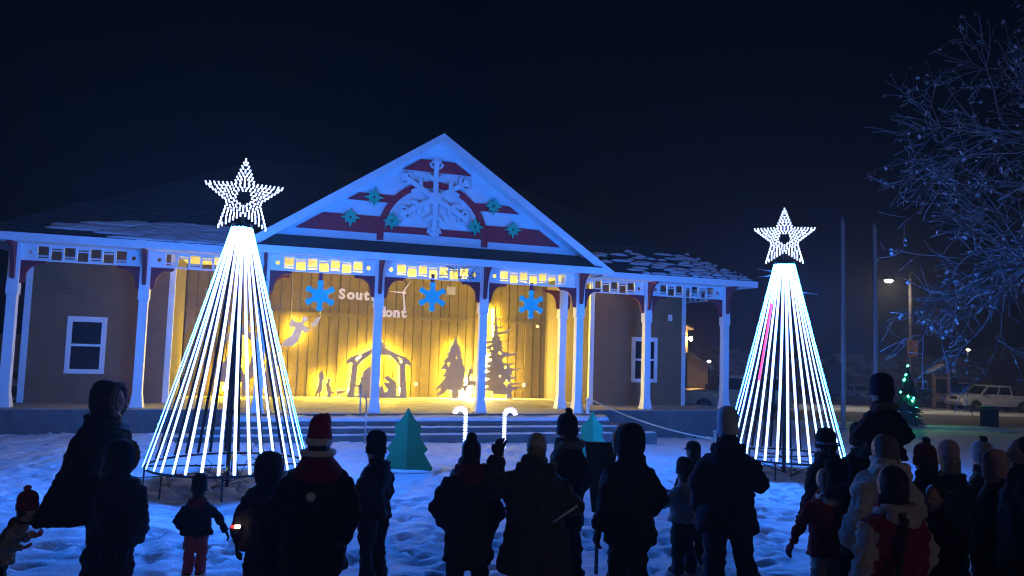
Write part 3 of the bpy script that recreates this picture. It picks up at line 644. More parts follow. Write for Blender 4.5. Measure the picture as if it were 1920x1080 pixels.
# ------------------------------------------------------------------ light trees
def light_tree(loc, rb, rt_, zb, zt, star_c, star_R, label, yaw, nst=36, extra=False, slabel=''):
    T = empty('light_tree', loc); tag(T, label, 'light tree', 'tall LED light trees')
    wd, th, cw_ = .046, .010, .012
    a = Vector((rt_, 0, zt)); b = Vector((rb, 0, zb)); n = Vector((zt - zb, 0, rb - rt_)).normalized()
    y = Vector((0, 1, 0))
    def strip(frac0=0., frac1=1., m=led_m, g=led_bloom_m, bow=0.):
        N_ = 6; mb = MB(); P = []
        for i in range(N_ + 1):
            t = frac0 + (frac1 - frac0) * i / N_; P.append(a.lerp(b, t) + y * bow * sin(pi * t) - n * .012 * sin(pi * t))
        for p, q in zip(P[:-1], P[1:]):
            h = y * wd / 2; d_ = n * th
            mb.add([p - h - d_, q - h - d_, q + h - d_, p + h - d_, p - h, q - h, q + h, p + h], [(0, 1, 2, 3), (0, 1, 5, 4), (2, 3, 7, 6)], 1)
            mb.add([p - h, q - h, q + h, p + h], [(0, 1, 2, 3)], 2)
            c_ = y * cw_ / 2; o_ = n * .002; mb.add([p - c_ + o_, q - c_ + o_, q + c_ + o_, p + c_ + o_], [(0, 1, 2, 3)], 0)
        return mb.mesh('led_strip', [m, dark_metal, g])
    sms = [strip(bow=q) for q in (0, .010, -.010, .018)]; rj = random.Random(int(loc[0] * 10))
    for k in range(nst):
        an = 2 * pi * (k + .35 + rj.uniform(-.10, .10)) / nst
        o = link('led_strip', rj.choice(sms), T, (0, 0, 0), (0, 0, an)); o.scale = (rj.uniform(.992, 1.008),) * 2 + (1.0,)
    if extra:
        o = link('led_strip', strip(.22, .62, ledred_m, ledred_m), T, (0, 0, 0), (0, 0, radians(214))); o.scale = (1.016, 1.016, 1.0)
    MB().rings([[(( rb - .02) * cos(2 * pi * k / 48) + .018 * cos(2 * pi * k / 48) * cos(p), (rb - .02) * sin(2 * pi * k / 48) + .018 * sin(2 * pi * k / 48) * cos(p), zb - .03 + .018 * sin(p)) for p in [2 * pi * j / 8 for j in range(8)]] for k in range(49)], 0, True, False).build('hoop', dark_metal, T)
    MB().lathe([(rt_ - .01, zt - .05), (rt_ + .012, zt - .05), (rt_ + .012, zt + .02), (rt_ - .01, zt + .02)], 32, cap=False).build('top_ring', dark_metal, T)
    MB().lathe([(.032, -.2), (.028, zt), (.025, zt + .2)], 12).build('pole', dark_metal, T)
    for k in range(8):
        an = 2 * pi * k / 8 + .3; c_, s_ = cos(an), sin(an)
        MB().tube([((rb - .02) * c_, (rb - .02) * s_, zb - .03), (rb * c_, rb * s_, -.2)], .015, 6).build('leg', dark_metal, T)
        if k % 2 == 0: MB().tube([(.05 * c_, .05 * s_, zb - .05), ((rb - .03) * c_, (rb - .03) * s_, zb - .04)], .014, 6).build('spoke', dark_metal, T)
    rc = random.Random(8); cb = MB()
    for k in range(12):
        an = rc.uniform(0, 2 * pi); r0 = rc.uniform(.1, rb * .9)
        p = Vector((r0 * cos(an), r0 * sin(an), .02)); cb.tube([p + Vector((rc.gauss(0, .12), rc.gauss(0, .12), abs(rc.gauss(0, .1)))) * i for i in range(3)] + [p + Vector((rc.gauss(0, .3), rc.gauss(0, .3), .25))], .008, 4)
    cb.build('cable', black_m, T)
    # star
    ST = empty('star', (0, 0, star_c), yaw, T)
    def inside(x, z, R, r):
        an = (atan2(x, z)) % (2 * pi / 5); an = min(an, 2 * pi / 5 - an); d = hypot(x, z)
        # edge from (R,0) to (r, 36deg)
        ax, ay = R, 0; bx, by = r * cos(pi / 5), r * sin(pi / 5); px, py = d * cos(an), d * sin(an)
        return (bx - ax) * (py - ay) - (by - ay) * (px - ax) > 0
    rod = MB().box(-.011, .011, -.008, .008, -.034, .034).mesh('led_rod', ledstar_m)
    rodl = MB().box(-.011, .011, -.008, .008, -.05, .05).mesh('led_rod', ledstar_m)
    R, r = star_R, star_R * .42
    for k in range(5):
        a_ = 2 * pi * k / 5; ux, uz = sin(a_), cos(a_); px_, pz_ = uz, -ux
        for i in range(9):
            q = r * .50 + (R - r * .50) * i / 8.0; hw_ = r * sin(pi / 5) * (R - q) / (R - r * cos(pi / 5)) if q > r * cos(pi / 5) else q * math.tan(pi / 5)
            cnt = max(1, int(round(hw_ * 2 / .064)) + (1 if hw_ > .02 else 0))
            for j in range(cnt):
                l = (-1 + 2 * j / (cnt - 1)) * hw_ if cnt > 1 else 0
                x, z = ux * q + px_ * l, uz * q + pz_ * l
                link('led_rod', rod, ST, (x, 0, z), (0, 0 if abs(x) < .02 or z < -r * .7 else (-.38 if x < 0 else .38), 0))
    fr = MB()
    pts = [((R if k % 2 == 0 else r) * .97 * sin(pi * k / 5), .02, (R if k % 2 == 0 else r) * .97 * cos(pi * k / 5)) for k in range(10)]
    for k in range(10): fr.tube([pts[k], pts[(k + 1) % 10]], .008, 5)
    fr.tube([(0, .02, -r * .8), (0, .02, -R)], .02, 6)
    fr.build('frame', dark_metal, ST)
    return T
t1 = (-4.42, 12.05); t2 = (5.42, 14.81)
light_tree((t1[0], t1[1], gz(*t1)), 1.225, .155, .36, 4.15, 4.62, .615, 'larger-looking blue-white LED light tree at the left with star on top', atan2(-t1[0], t1[1]) * .9, slabel='left')
T2 = light_tree((t2[0], t2[1], gz(*t2)), 1.13, .19, .40, 4.17, 4.66, .585, 'blue-white LED light tree at the right, one strip partly red', atan2(-t2[0], t2[1]) * .9, extra=True)
for dz, dx, ln in ((4.02, -.55, 0), (3.86, -.55, .12), (3.55, .62, -.12)):
    MB().tube([(0, -.1, 3.95 if dx < 0 else 3.62), (dx, -.1, dz)], .008, 5).build('guy_rod', led_m if 0 else grey_metal, T2)

# ------------------------------------------------------------------ candy canes, plywood firs
def cane(name, x, y, sgn, label):
    C0 = empty(name, (x, y, gz(x, y)), .15); tag(C0, label, 'candy cane', 'lit candy canes before the steps')
    pts = [(0, .24 + .055 * k) for k in range(13)]
    R = .115; top = pts[-1][1]
    for k in range(1, 9): a = pi * k / 8.6; pts.append((sgn * (R - R * cos(a)), top + R * sin(a)))
    bm_ = MB().ell((0, 0, 0), (.046, .046, .024), 10, 6).mesh('bulb', cane_m)
    for k, (a, z) in enumerate(pts):
        o = link('bulb', bm_, C0, (a, 0, z))
        if k > 12: o.rotation_euler = (0, -sgn * -pi * (k - 12) / 8.6, 0); o.scale = (1.25, 1, .95)
    MB().tube([(0, .02, -.1)] + [(a, .03, z) for a, z in pts], .01, 6).build('frame', dark_metal, C0)
cane('candy_cane', -.88, 15.7, -1, 'left lit candy cane with its hook turned to the left')
cane('candy_cane', -.07, 15.75, 1, 'right lit candy cane with its hook turned to the right')
def ply_fir(x, y, H, wd, rz, m, label):
    T = empty('plywood_fir', (x, y, gz(x, y) + .01), rz); tag(T, label, 'decoration tree', 'plywood fir trees on the snow')
    half_ = [(0, H), (.26, .82 * H), (.45, .75 * H), (.54, .645 * H), (.45, .557 * H), (.58, .468 * H), (.80, .34 * H), (.66, .28 * H), (1.0, .05 * H), (.96, 0)]
    out = [(a * wd, z) for a, z in half_]
    MB().tube([(0, .10, -.1), (0, .03, H * .72)], .02, 6).build('stake', wood_m, T)
    MB().ell((0, .02, -.01), (wd * 1.02, .10, .035), 20, 8).build('snow_drift', snow_m, T)
    for ang in (0.16, pi - .16):
        MB().plate(out + [(0, 0)], (), -.008, .008).build('panel', m, T, (0, 0, 0), (0, 0, ang - (0 if ang < 1 else 0)))
    return T
ply_fir(-1.83, 13.85, 1.14, .48, 0, teal_ply_m, 'large dark teal folded plywood fir left of the candy canes')
ply_fir(1.70, 15.15, 1.08, .45, .2, mat('turquoise_plywood', (.01, .46, .24), .5, .06, 2), 'turquoise folded plywood fir near the right end of the steps')

# ------------------------------------------------------------------ people
def cloth(name, col, rough=.85, bump=.35):
    if name in MATS: return MATS[name]
    m = mat(name, col, rough, .18, 9, bump, 45, spec=.15); b_ = m.node_tree.nodes['Principled BSDF']
    b_.inputs['Sheen Weight'].default_value = .35; b_.inputs['Sheen Roughness'].default_value = .45; b_.inputs['Sheen Tint'].default_value = (*[min(1, c * 3 + .12) for c in col], 1)
    return m
BLK = cloth('black_cloth', (.012, .013, .016)); NAVY = cloth('navy_cloth', (.012, .018, .035)); CHAR = cloth('charcoal_cloth', (.028, .028, .030))
OLIVE = cloth('olive_cloth', (.05, .05, .042)); REDC = cloth('red_cloth', (.20, .012, .025)); PINK = cloth('pink_cloth', (.34, .07, .10))
CREAM = cloth('cream_fleece', (.42, .36, .33)); PALE = cloth('pale_down', (.45, .43, .42)); LBLUE = cloth('pale_blue_knit', (.42, .46, .55))
WINE = cloth('wine_knit', (.13, .02, .03)); ROSE = cloth('rose_knit', (.42, .26, .27)); GREYK = cloth('grey_knit', (.30, .29, .29)); BOOT = cloth('boot', (.02, .018, .017), .7)
CAMO = mat('patterned_cloth', (.20, .18, .17), .9, .8, 7); HAIRD = mat('dark_hair', (.018, .013, .011), .5, .3, 30); HAIRB = mat('light_hair', (.20, .15, .10), .5, .3, 30)
FURW = mat('white_fur', (.70, .68, .66), .9, .1, 40, .8, 120); FURG = mat('grey_fur', (.16, .14, .125), .9, .3, 40, .8, 120); CAPM = cloth('pale_cap', (.36, .34, .32), .8, .1); GREEN_K = cloth('dark_green_cloth', (.02, .045, .035))

def head_rings(hs, c):
    """a head with brow, nose, cheeks, chin; faces +Y"""
    nu, nv = 26, 20; rings = []
    for i in range(nv + 1):
        a = -pi / 2 + pi * (i if 0 < i < nv else (.25 if i == 0 else nv - .25)) / nv; row = []
        for k in range(nu):
            t = 2 * pi * k / nu; x, y, z = cos(a) * sin(t), cos(a) * cos(t), sin(a)
            X, Y, Z = .078 * x, .098 * y, .122 * z
            if z < -.1: X *= 1 - .28 * (-z - .1); Y = Y * (1 - .06 * (-z)) + (.012 * (-z) if y > 0 else .02 * (-z))
            f = max(0, y) ** 3
            Y += f * (.030 * math.exp(-((x / .16) ** 2) - ((z + .12) / .17) ** 2) + .007 * math.exp(-((x / .5) ** 2) - ((z - .22) / .1) ** 2)
                      - .010 * math.exp(-(((abs(x) - .38) / .16) ** 2) - ((z - .06) / .11) ** 2) + .010 * math.exp(-((x / .3) ** 2) - ((z + .80) / .14) ** 2) + .006 * math.exp(-((x / .25) ** 2) - ((z + .46) / .08) ** 2))
            row.append((c[0] + X * hs, c[1] + Y * hs, c[2] + Z * hs))
        rings.append(row)
    return rings
ARM = {'down': ((.275, -.02, 1.11), (.275, .07, .85)), 'pocket': ((.30, -.08, 1.11), (.215, .09, .90)), 'front': ((.30, .10, 1.12), (.12, .33, 1.20)),
       'up': ((.34, .16, 1.22), (.30, .22, 1.50)), 'out': ((.37, .02, 1.14), (.47, .06, .90)), 'hold': ((.31, .06, 1.12), (.06, .26, 1.05)), 'rest': ((.255, -.02, 1.11), (.235, .12, .88))}
glove_cache = {}
def glove(m):
    if m.name in glove_cache: return glove_cache[m.name]
    mb = MB()      # hand hangs along -Z, palm faces -X
    mb.rings([[(.018 * cos(t) * q, .045 * sin(t) * q2, z) for t in [2 * pi * k / 12 for k in range(12)]] for z, q, q2 in ((.03, 1.5, .7), (0, 1.3, .75), (-.04, 1.1, 1.0), (-.085, .95, .98), (-.10, .6, .9))])
    for k, (y, L) in enumerate(((-.032, .062), (-.011, .075), (.011, .070), (.032, .055))):
        mb.tube([(0, y, -.085), (-.008, y * 1.1, -.085 - L * .45), (-.030, y * 1.1, -.085 - L * .8), (-.048, y * 1.08, -.085 - L * .9)], [.0125, .012, .0115, .008], 7)
    mb.tube([(-.004, .035, -.03), (-.020, .062, -.062), (-.034, .064, -.092)], [.015, .0135, .010], 7)
    me = mb.mesh('glove', m); glove_cache[m.name] = me; return me
def person(label, x, y, h, yaw, coat=BLK, pants=BLK, boots=BOOT, sleeves=None, armL='down', armR='down', hem=.78, flare=1.12, bulk=1., hs=1., hat=None, hatm=BLK, hood=None, hair=None, hairm=HAIRD,
           gloves=BLK, lean=0., top_extra=.03, legs=None, tall_legs=1., group='spectators seen from behind', head_yaw=0., head_tilt=0., shoulder=1., z0=None, sit=False, extra_tag=None, hood_up=None, collar=None, vox=.0135, quilt=False, tail=0.):
    if hat and not hair and not hood_up: hair = 'short'
    top_extra = {'beanie': .083 * hs, 'slouch': .115 * hs, 'beanie_pom': .145 * hs}.get(hat, top_extra)
    top = 1.49 + .257 * hs + top_extra
    k = h / top
    rnd = random.Random(int(x * 1000 + y * 77))
    src = MB(); regs = []       # source solids with a region tag per vertex
    def reg(r, fn):
        n0 = len(src.v); fn(); regs.extend([r] * (len(src.v) - n0))
    SL = lambda z: lean * max(0, z - .85) + .25 * lean * max(0, z - .85) ** 2
    def ring(z, rx, ry, cy=0., n=28, cx=0.): return [(cx + rx * cos(2 * pi * i / n) * (1 - .0), cy + SL(z) + ry * sin(2 * pi * i / n), z) for i in range(n)]
    b = bulk
    T = [(hem, .235 * b * flare, .175 * b * flare), (hem + .04, .237 * b * flare, .177 * b * flare), ((hem + .98) / 2, .228 * b * (1 + (flare - 1) * .6), .168 * b * (1 + (flare - 1) * .6)), (.98, .215 * b, .155 * b), (1.10, .222 * b, .160 * b), (1.24, .232 * b * shoulder, .162 * b), (1.34, .225 * b * shoulder, .15 * b), (1.41, .185 * b * shoulder, .125 * b), (1.455, .135, .11), (1.495, .112, .105), (1.55, .100, .100), (1.565, .09, .09)]
    # subdivide the coat vertically for a dense source
    dense = []
    for (z0_, a0, b0), (z1_, a1, b1) in zip(T[:-1], T[1:]):
        m_ = max(1, int((z1_ - z0_) / .03))
        for q in range(m_): t = q / m_; dense.append((z0_ + (z1_ - z0_) * t, a0 + (a1 - a0) * t, b0 + (b1 - b0) * t))
    dense.append(T[-1])
    reg(0, lambda: src.rings([ring(z, a, c_, -tail * max(0, (1.35 - z) / (1.35 - hem))) for z, a, c_ in dense]))
    def seg(p, q, n=6): return [Vector(p).lerp(Vector(q), i / n) for i in range(n)] 
    sh = .185 * b * shoulder
    hands = []
    for s_, pose in ((-1, armL), (1, armR)):
        if pose is None: continue
        e, w_ = ARM[pose] if isinstance(pose, str) else pose
        P0 = Vector((s_ * sh * .92, SL(1.33), 1.335)); P1 = Vector((s_ * e[0] * (.35 + .65 * b), e[1] + SL(e[2]), e[2])); P2 = Vector((s_ * w_[0] * (.35 + .65 * b) if abs(w_[0]) > .15 else s_ * w_[0], w_[1] + SL(w_[2]), w_[2]))
        pts = seg(P0, P1) + seg(P1, P2) + [P2]
        rd = [.084 * b - (.084 * b - .074 * b) * i / 6 for i in range(6)] + [.074 * b - (.074 * b - .055 * b) * i / 6 for i in range(7)]
        reg(4 if sleeves else 0, lambda: src.tube(pts, rd, 14))
        hands.append((s_, P2, (P2 - P1).normalized()))
    if not sit:
        for s_ in (-1, 1):
            st = (legs or {}).get(s_, ((.105, .02, .50), (.115, -.02, .09)))
            P0 = Vector((s_ * .095, SL(.88) * .6, .88)); P1 = Vector((s_ * st[0][0], st[0][1], st[0][2])); P2 = Vector((s_ * st[1][0], st[1][1], st[1][2]))
            pts = seg(P0, P1, 9) + seg(P1, P2, 9) + [P2]; rd = [.122 - .026 * i / 9 for i in range(9)] + [.097 - .008 * i / 9 for i in range(10)]
            reg(1, lambda: src.tube(pts, rd, 16))
            reg(2, lambda: src.tube([P2 + Vector((0, -.02, .10)), P2 + Vector((0, -.01, .02)), P2 + Vector((0, .02, -.045))], [.094, .088, .072], 14))
            reg(2, lambda: src.ell(P2 + Vector((s_ * .01, .065, -.045)), (.062, .155, .055), 16, 10))
    else:
        for s_ in (-1, 1):      # seated on shoulders: thighs forward, shins down
            pts = seg((s_ * .09, 0, hem + .05), (s_ * .15, .30, hem + .02)) + seg((s_ * .15, .30, hem + .02), (s_ * .13, .36, hem - .36)) + [Vector((s_ * .13, .36, hem - .36))]
            reg(1, lambda: src.tube(pts, [.095] * 6 + [.08] * 7, 14)); reg(2, lambda: src.ell((s_ * .13, .40, hem - .40), (.055, .12, .055)))
    hc = Vector((0, .02 + SL(1.55), 1.49 + .135 * hs))
    Rh = Matrix.Rotation(head_yaw, 3, 'Z') @ Matrix.Rotation(head_tilt, 3, 'X')
    hv = [[tuple(hc + Rh @ (Vector(p) - hc)) for p in r_] for r_ in head_rings(hs, hc)]
    reg(3, lambda: src.rings(hv))
    reg(3, lambda: src.tube([(0, .0 + SL(1.45), 1.44), tuple(hc + Vector((0, -.01, -.05)))], .062, 12))
    for s_ in (-1, 1):
        e = hc + Rh @ Vector((s_ * .080 * hs, -.005 * hs, -.005 * hs)); reg(3, lambda: src.ell(e, (.012 * hs, .022 * hs, .032 * hs), 10, 8))
    me = src.mesh('src', BLK); so_ = bpy.data.objects.new('src', me); COL.objects.link(so_)
    md = so_.modifiers.new('r', 'REMESH'); md.mode = 'VOXEL'; md.voxel_size = vox; md.use_smooth_shade = True
    dg = bpy.context.evaluated_depsgraph_get(); dg.update()
    bm_ = bpy.data.meshes.new_from_object(so_.evaluated_get(dg)); bpy.data.objects.remove(so_)
    n = len(bm_.vertices); co = np.empty(n * 3); bm_.vertices.foreach_get('co', co); co = co.reshape(-1, 3)
    ed = np.empty(len(bm_.edges) * 2, int); bm_.edges.foreach_get('vertices', ed); ed = ed.reshape(-1, 2)
    kd = KDTree(len(src.v))
    for i, v in enumerate(src.v): kd.insert(v, i)
    kd.balance()
    vr_ = np.array([regs[kd.find(c)[1]] for c in co])
    deg = np.bincount(ed.ravel(), minlength=n).astype(float)
    hot = np.zeros((n, 5)); hot[np.arange(n), vr_] = 1
    for _ in range(6):
        s_h = np.zeros_like(hot); np.add.at(s_h, ed[:, 0], hot[ed[:, 1]]); np.add.at(s_h, ed[:, 1], hot[ed[:, 0]]); hot = .5 * hot + .5 * s_h / deg[:, None]
    vr_ = hot.argmax(1)
    def smooth(co, it, lam):
        for _ in range(it):
            s = np.zeros_like(co); np.add.at(s, ed[:, 0], co[ed[:, 1]]); np.add.at(s, ed[:, 1], co[ed[:, 0]])
            co = co + lam * (s / deg[:, None] - co)
        return co
    co = np.where((vr_ == 3)[:, None], smooth(co, 1, .4), smooth(co, 3, .5))
    nr = np.empty(n * 3); bm_.vertices.foreach_set('co', co.ravel()); bm_.update(); bm_.vertex_normals.foreach_get('vector', nr) if hasattr(bm_, 'vertex_normals') else bm_.vertices.foreach_get('normal', nr)
    nr = nr.reshape(-1, 3)
    seed = rnd.uniform(0, 50)
    fold = .046 * fbm(co[:, 0] * 1.0 + seed + co[:, 1], co[:, 2] * .55 + seed, 4, 3, 9.) + .030 * fbm(co[:, 0] + co[:, 1] * .7 + seed, co[:, 2] * 2.2, 6, 2, 8.)
    if quilt: fold = fold + np.where((vr_ == 0) | (vr_ == 4), .008 * np.abs(np.sin(co[:, 2] * pi / .095)) - .003, 0)
    co = co + nr * (fold * (vr_ != 3))[:, None]
    co *= k
    bm_.vertices.foreach_set('co', co.ravel())
    lp = np.empty(len(bm_.loops), int); bm_.loops.foreach_get('vertex_index', lp)
    ls = np.empty(len(bm_.polygons), int); bm_.polygons.foreach_get('loop_start', ls)
    bm_.materials.clear()
    for m in (coat, pants, boots, skin_m, sleeves or coat): bm_.materials.append(m)
    bm_.polygons.foreach_set('material_index', vr_[lp[ls]].astype(np.int32)); bm_.polygons.foreach_set('use_smooth', np.ones(len(ls), bool)); bm_.update()
    bm_.name = 'body'
    P = empty('person', (x, y, gz(x, y) - .02 if z0 is None else z0), yaw); tag(P, label, 'person', group)
    link('body', bm_, P)
    # everything worn is a child; built in model units and scaled
    K = (k, k, k)
    def child(name, mb, m, loc=(0, 0, 0), rot=(0, 0, 0)): return mb.build(name, m, P, Vector(loc) * k, rot, K)
    hr = (0, 0, 0)
    def onhead(name, mb, m):
        o = mb.build(name, m, P, hc * k, (head_tilt, 0, head_yaw), K); return o
    H = hs
    for s_ in (-1, 1): onhead('eye', MB().ell((s_ * .031 * H, .086 * H, .008 * H), (.012 * H, .008 * H, .007 * H), 8, 6), black_m)
    onhead('mouth', MB().ell((0, .0925 * H, -.062 * H), (.022 * H, .008 * H, .006 * H), 8, 6), mat('lips', (.22, .09, .08), .6))
    def knit(prof, ribs=36, amp=.004, cy=-.006):
        n = 72; return [[((r + amp * cos(ribs * 2 * pi * i / n)) * .086 / .1 * cos(2 * pi * i / n) * H, (cy + (r + amp * cos(ribs * 2 * pi * i / n)) * 1.05 * sin(2 * pi * i / n)) * H, z * H) for i in range(n)] for r, z in prof]
    def pom(c, r, m):
        mb = MB(); rp_ = random.Random(4)
        mb.ell(c, (r * .8, r * .8, r * .8), 12, 8)
        for _ in range(90):
            d = Vector((rp_.gauss(0, 1), rp_.gauss(0, 1), rp_.gauss(0, 1))).normalized(); p = Vector(c) + d * r * .7
            t_ = d.orthogonal().normalized() * .007 * H; t2_ = d.cross(t_)
            mb.add([p + t_, p - t_ * .5 + t2_ * .8, p - t_ * .5 - t2_ * .8, Vector(c) + d * r * rp_.uniform(1.0, 1.2)], [(0, 1, 3), (1, 2, 3), (2, 0, 3)])
        return mb
    def fur_ring(pts, r, m, name, n=260, ln=.035, parent_head=True):
        mb = MB().tube(pts, r, 8); rp_ = random.Random(9); L = len(pts) - 1
        for _ in range(n):
            q = rp_.random() * L; i = int(q); p = Vector(pts[i]).lerp(Vector(pts[i + 1]), q - i)
            d = Vector((rp_.gauss(0, 1), rp_.gauss(0, 1), rp_.gauss(0, 1))).normalized(); p = p + d * r * .8; t_ = d.orthogonal().normalized() * .006; t2_ = d.cross(t_)
            mb.add([p + t_, p - t_ * .5 + t2_ * .8, p - t_ * .5 - t2_ * .8, p + d * ln * rp_.uniform(.6, 1.2)], [(0, 1, 3), (1, 2, 3), (2, 0, 3)])
        return onhead(name, mb, m) if parent_head else child(name, mb, m)
    if hat in ('beanie', 'beanie_pom', 'slouch'):
        prof = [(.098, -.022), (.108, -.024), (.111, -.012), (.111, .045), (.103, .062), (.106, .09), (.103, .125), (.091, .158), (.070, .183), (.040, .198), (.010, .203)]
        if hat == 'slouch': prof = prof[:6] + [(.110, .125), (.104, .165), (.086, .200), (.058, .222), (.030, .232), (.008, .235)]
        o = onhead('hat', MB().rings(knit(prof)), hatm)
        if hat == 'beanie_pom': onhead('pompom', pom((0, -.02 * H, .222 * H), .044 * H, hatm), hood or hatm)
    elif hat == 'santa':
        pr = knit([(.100, .01), (.112, .008), (.116, .022), (.114, .055), (.100, .062)], 9, .004)
        onhead('hat_trim', MB().rings(pr), FURW)
        cone = []
        for r, z, dx in [(.103, .055, 0), (.104, .095, .0), (.098, .14, .0), (.085, .185, .005), (.06, .225, .012), (.03, .245, .03), (.008, .235, .045)]:
            cone.append([((r * .9 * cos(2 * pi * i / 28) + dx + .007 * sin(3 * 2 * pi * i / 28 + z * 30)) * H, (r * sin(2 * pi * i / 28) - .01) * H, (z + .006 * sin(2 * 2 * pi * i / 28)) * H) for i in range(28)])
        onhead('hat', MB().rings(cone), hatm)
    elif hat == 'cap':
        onhead('hat', MB().rings(knit([(.093, .02), (.101, .022), (.102, .05), (.095, .09), (.075, .118), (.04, .134), (.01, .138)], 6, .0015)), hatm)
        br = MB(); N_ = 12
        vs = []
        for i in range(N_ + 1):
            a = pi * i / N_; vs += [(.085 * cos(a) * H, (.075 + .02 * sin(a)) * H, .034 * H), (.082 * cos(a) * H, (.078 + .085 * sin(a)) * H, (.022 - .006 * abs(cos(a))) * H)]
        br.add(vs + [(p[0], p[1], p[2] - .006) for p in vs], [(2 * i, 2 * i + 1, 2 * i + 3, 2 * i + 2) for i in range(N_)] + [(2 * i + 26, 2 * i + 28, 2 * i + 29, 2 * i + 27) for i in range(N_)] + [(2 * i + 1, 2 * i + 27, 2 * i + 29, 2 * i + 3) for i in range(N_)])
        onhead('brim', br, hatm)
    if hood_up:
        m = hood_up; hd = []
        for a_, (sx, z_, yb) in enumerate([(.085, -.155, 0), (.112, -.12, -.01), (.128, -.05, -.02), (.131, .02, -.02), (.122, .085, -.022), (.095, .135, -.03), (.05, .160, -.045), (.012, .166, -.05)]):
            hd.append([(sx * cos(2 * pi * i / 30) * H, (yb + sx * 1.08 * sin(2 * pi * i / 30) * (1.0 if sin(2 * pi * i / 30) < 0 else .70)) * H, z_ * H) for i in range(30)])
        onhead('hood', MB().rings(hd), m)
        fur_ring([(.108 * cos(t) * H, .060 * H, (.0 + .132 * sin(t)) * H) for t in [radians(-70 + 320 * i / 24) for i in range(25)]], .022 * H, FURW if hood == 'white' else FURG, 'fur_trim', 220, .03)
    if collar:      # hood lying on the back, or scarf
        m, kind = collar
        pts = [(.135 * b * cos(t), -.035 + .115 * sin(t) + SL(1.5), 1.475 + (.035 if sin(t) < 0 else -.01)) for t in [2 * pi * i / 24 for i in range(25)]]
        if kind == 'fur': fur_ring(pts, .042, m, 'fur_collar', 420, .035, False)
        elif kind == 'scarf':
            child('scarf', MB().rings([[(r * cos(2 * pi * i / 28) * 1.0, r * .95 * sin(2 * pi * i / 28) - .005 + SL(z), z + .012 * sin(3 * 2 * pi * i / 28 + r * 40)) for i in range(28)] for r, z in ((.19 * b, 1.375), (.185 * b, 1.43), (.155, 1.48), (.125, 1.52), (.115, 1.56), (.10, 1.565))]), m)
        else:
            child('hood', MB().ell((0, -.105 + SL(1.43), 1.425), (.135 * b, .07, .105), 22, 14).tube([(p[0] * .92, p[1], p[2] - .012) for p in pts], .030, 10), m)
    if hair == 'long':
        rows = []
        for z_, rx, ry, cy in [(.118, .03, .03, -.015), (.105, .07, .075, -.015), (.06, .094, .108, -.014), (0, .099, .106, -.022), (-.06, .094, .09, -.034), (-.13, .092, .074, -.05), (-.20, .104, .062, -.075), (-.28, .108, .048, -.10), (-.34, .08, .03, -.108)]:
            rows.append([(rx * cos(2 * pi * i / 40) * H * (1 + .03 * sin(11 * 2 * pi * i / 40)), (cy + ry * sin(2 * pi * i / 40) * (1 if sin(2 * pi * i / 40) < 0 else .55) * (1 + .03 * sin(9 * 2 * pi * i / 40))) * H, z_ * H) for i in range(40)])
        onhead('hair', MB().rings(rows), hairm)
    elif hair in ('short', 'braid', 'bun'):
        rows = []
        hf = .90 if hat else 1.0
        for z_, rx, ry, cy in [(-.11, .07, .075, -.035), (-.06, .088, .095, -.026), (0, .092, .106, -.018), (.05, .092, .110, -.012), (.09, .078, .094, -.01), (.118, .05, .06, -.01), (.132, .015, .02, -.01)]:
            rows.append([(hf * rx * cos(2 * pi * i / 36) * H * (1 + .02 * sin(9 * 2 * pi * i / 36)), (cy + hf * ry * sin(2 * pi * i / 36) * (1 if sin(2 * pi * i / 36) < .1 else .62)) * H, z_ * H) for i in range(36)])
        mb = MB().rings(rows)
        if hair == 'bun': mb.ell((0, -.06 * H, .135 * H), (.055 * H, .055 * H, .05 * H), 14, 10)
        onhead('hair', mb, hairm)
        if hair == 'braid':
            br = MB(); p = Vector((-.045, -.085, -.10))
            path = [(-.03, -.10, -.09), (-.05, -.165, -.16), (-.075, -.225, -.25), (-.10, -.235, -.35), (-.125, -.235, -.45), (-.145, -.235, -.54)]
            for i in range(16):
                t = i / 15 * (len(path) - 1.001); j = int(t); q = Vector(path[j]).lerp(Vector(path[j + 1]), t - j)
                br.ell((q.x + (.010 if i % 2 else -.010), q.y, q.z), (.030 - .0008 * i, .026 - .0006 * i, .030), 12, 8)
            br.tube([(-.145, -.235, -.55), (-.15, -.235, -.61), (-.152, -.232, -.65)], [.02, .024, .006], 10)
            onhead('braid', br, hairm)
    for s_, wp, d in hands:
        if gloves is None: continue
        q = Vector((0, 0, -1)).rotation_difference(d)
        o = link('glove', glove(gloves), P, (wp + d * .015) * k, (0, 0, 0), (k * 1.08 * s_, k * 1.08, k * 1.08)); o.rotation_mode = 'QUATERNION'; o.rotation_quaternion = q
    return P, k, hc

R_ = radians
kid = dict(hs=1.32, bulk=1.08)
person('small child in pom-pom hat bending forward at the left edge', -4.22, 6.4, 1.05, R_(-70), CAMO, BLK, armL='front', armR='hold', hem=.80, lean=.42, hat='beanie_pom', hatm=WINE, hood=PINK, gloves=PINK, collar=(CHAR, 'hood'), hs=1.4, bulk=1.12, top_extra=.14)
person('tall bulky man in grey hood and dark coat facing right at the left', -3.66, 6.9, 1.93, R_(-72), BLK, NAVY, armL='pocket', armR='pocket', hem=.66, flare=1.22, bulk=1.40, tail=.20, hs=1.08, hood_up=CHAR, hood='grey', top_extra=.05, head_yaw=R_(-15), collar=(BLK, 'hood'))
person('shorter person in a dark blue hooded snowsuit close beside the tall man', -3.27, 6.45, 1.46, R_(-20), NAVY, NAVY, armL='pocket', armR='pocket', hem=.74, flare=1.05, bulk=1.28, hs=1.12, hood_up=NAVY, top_extra=.05)
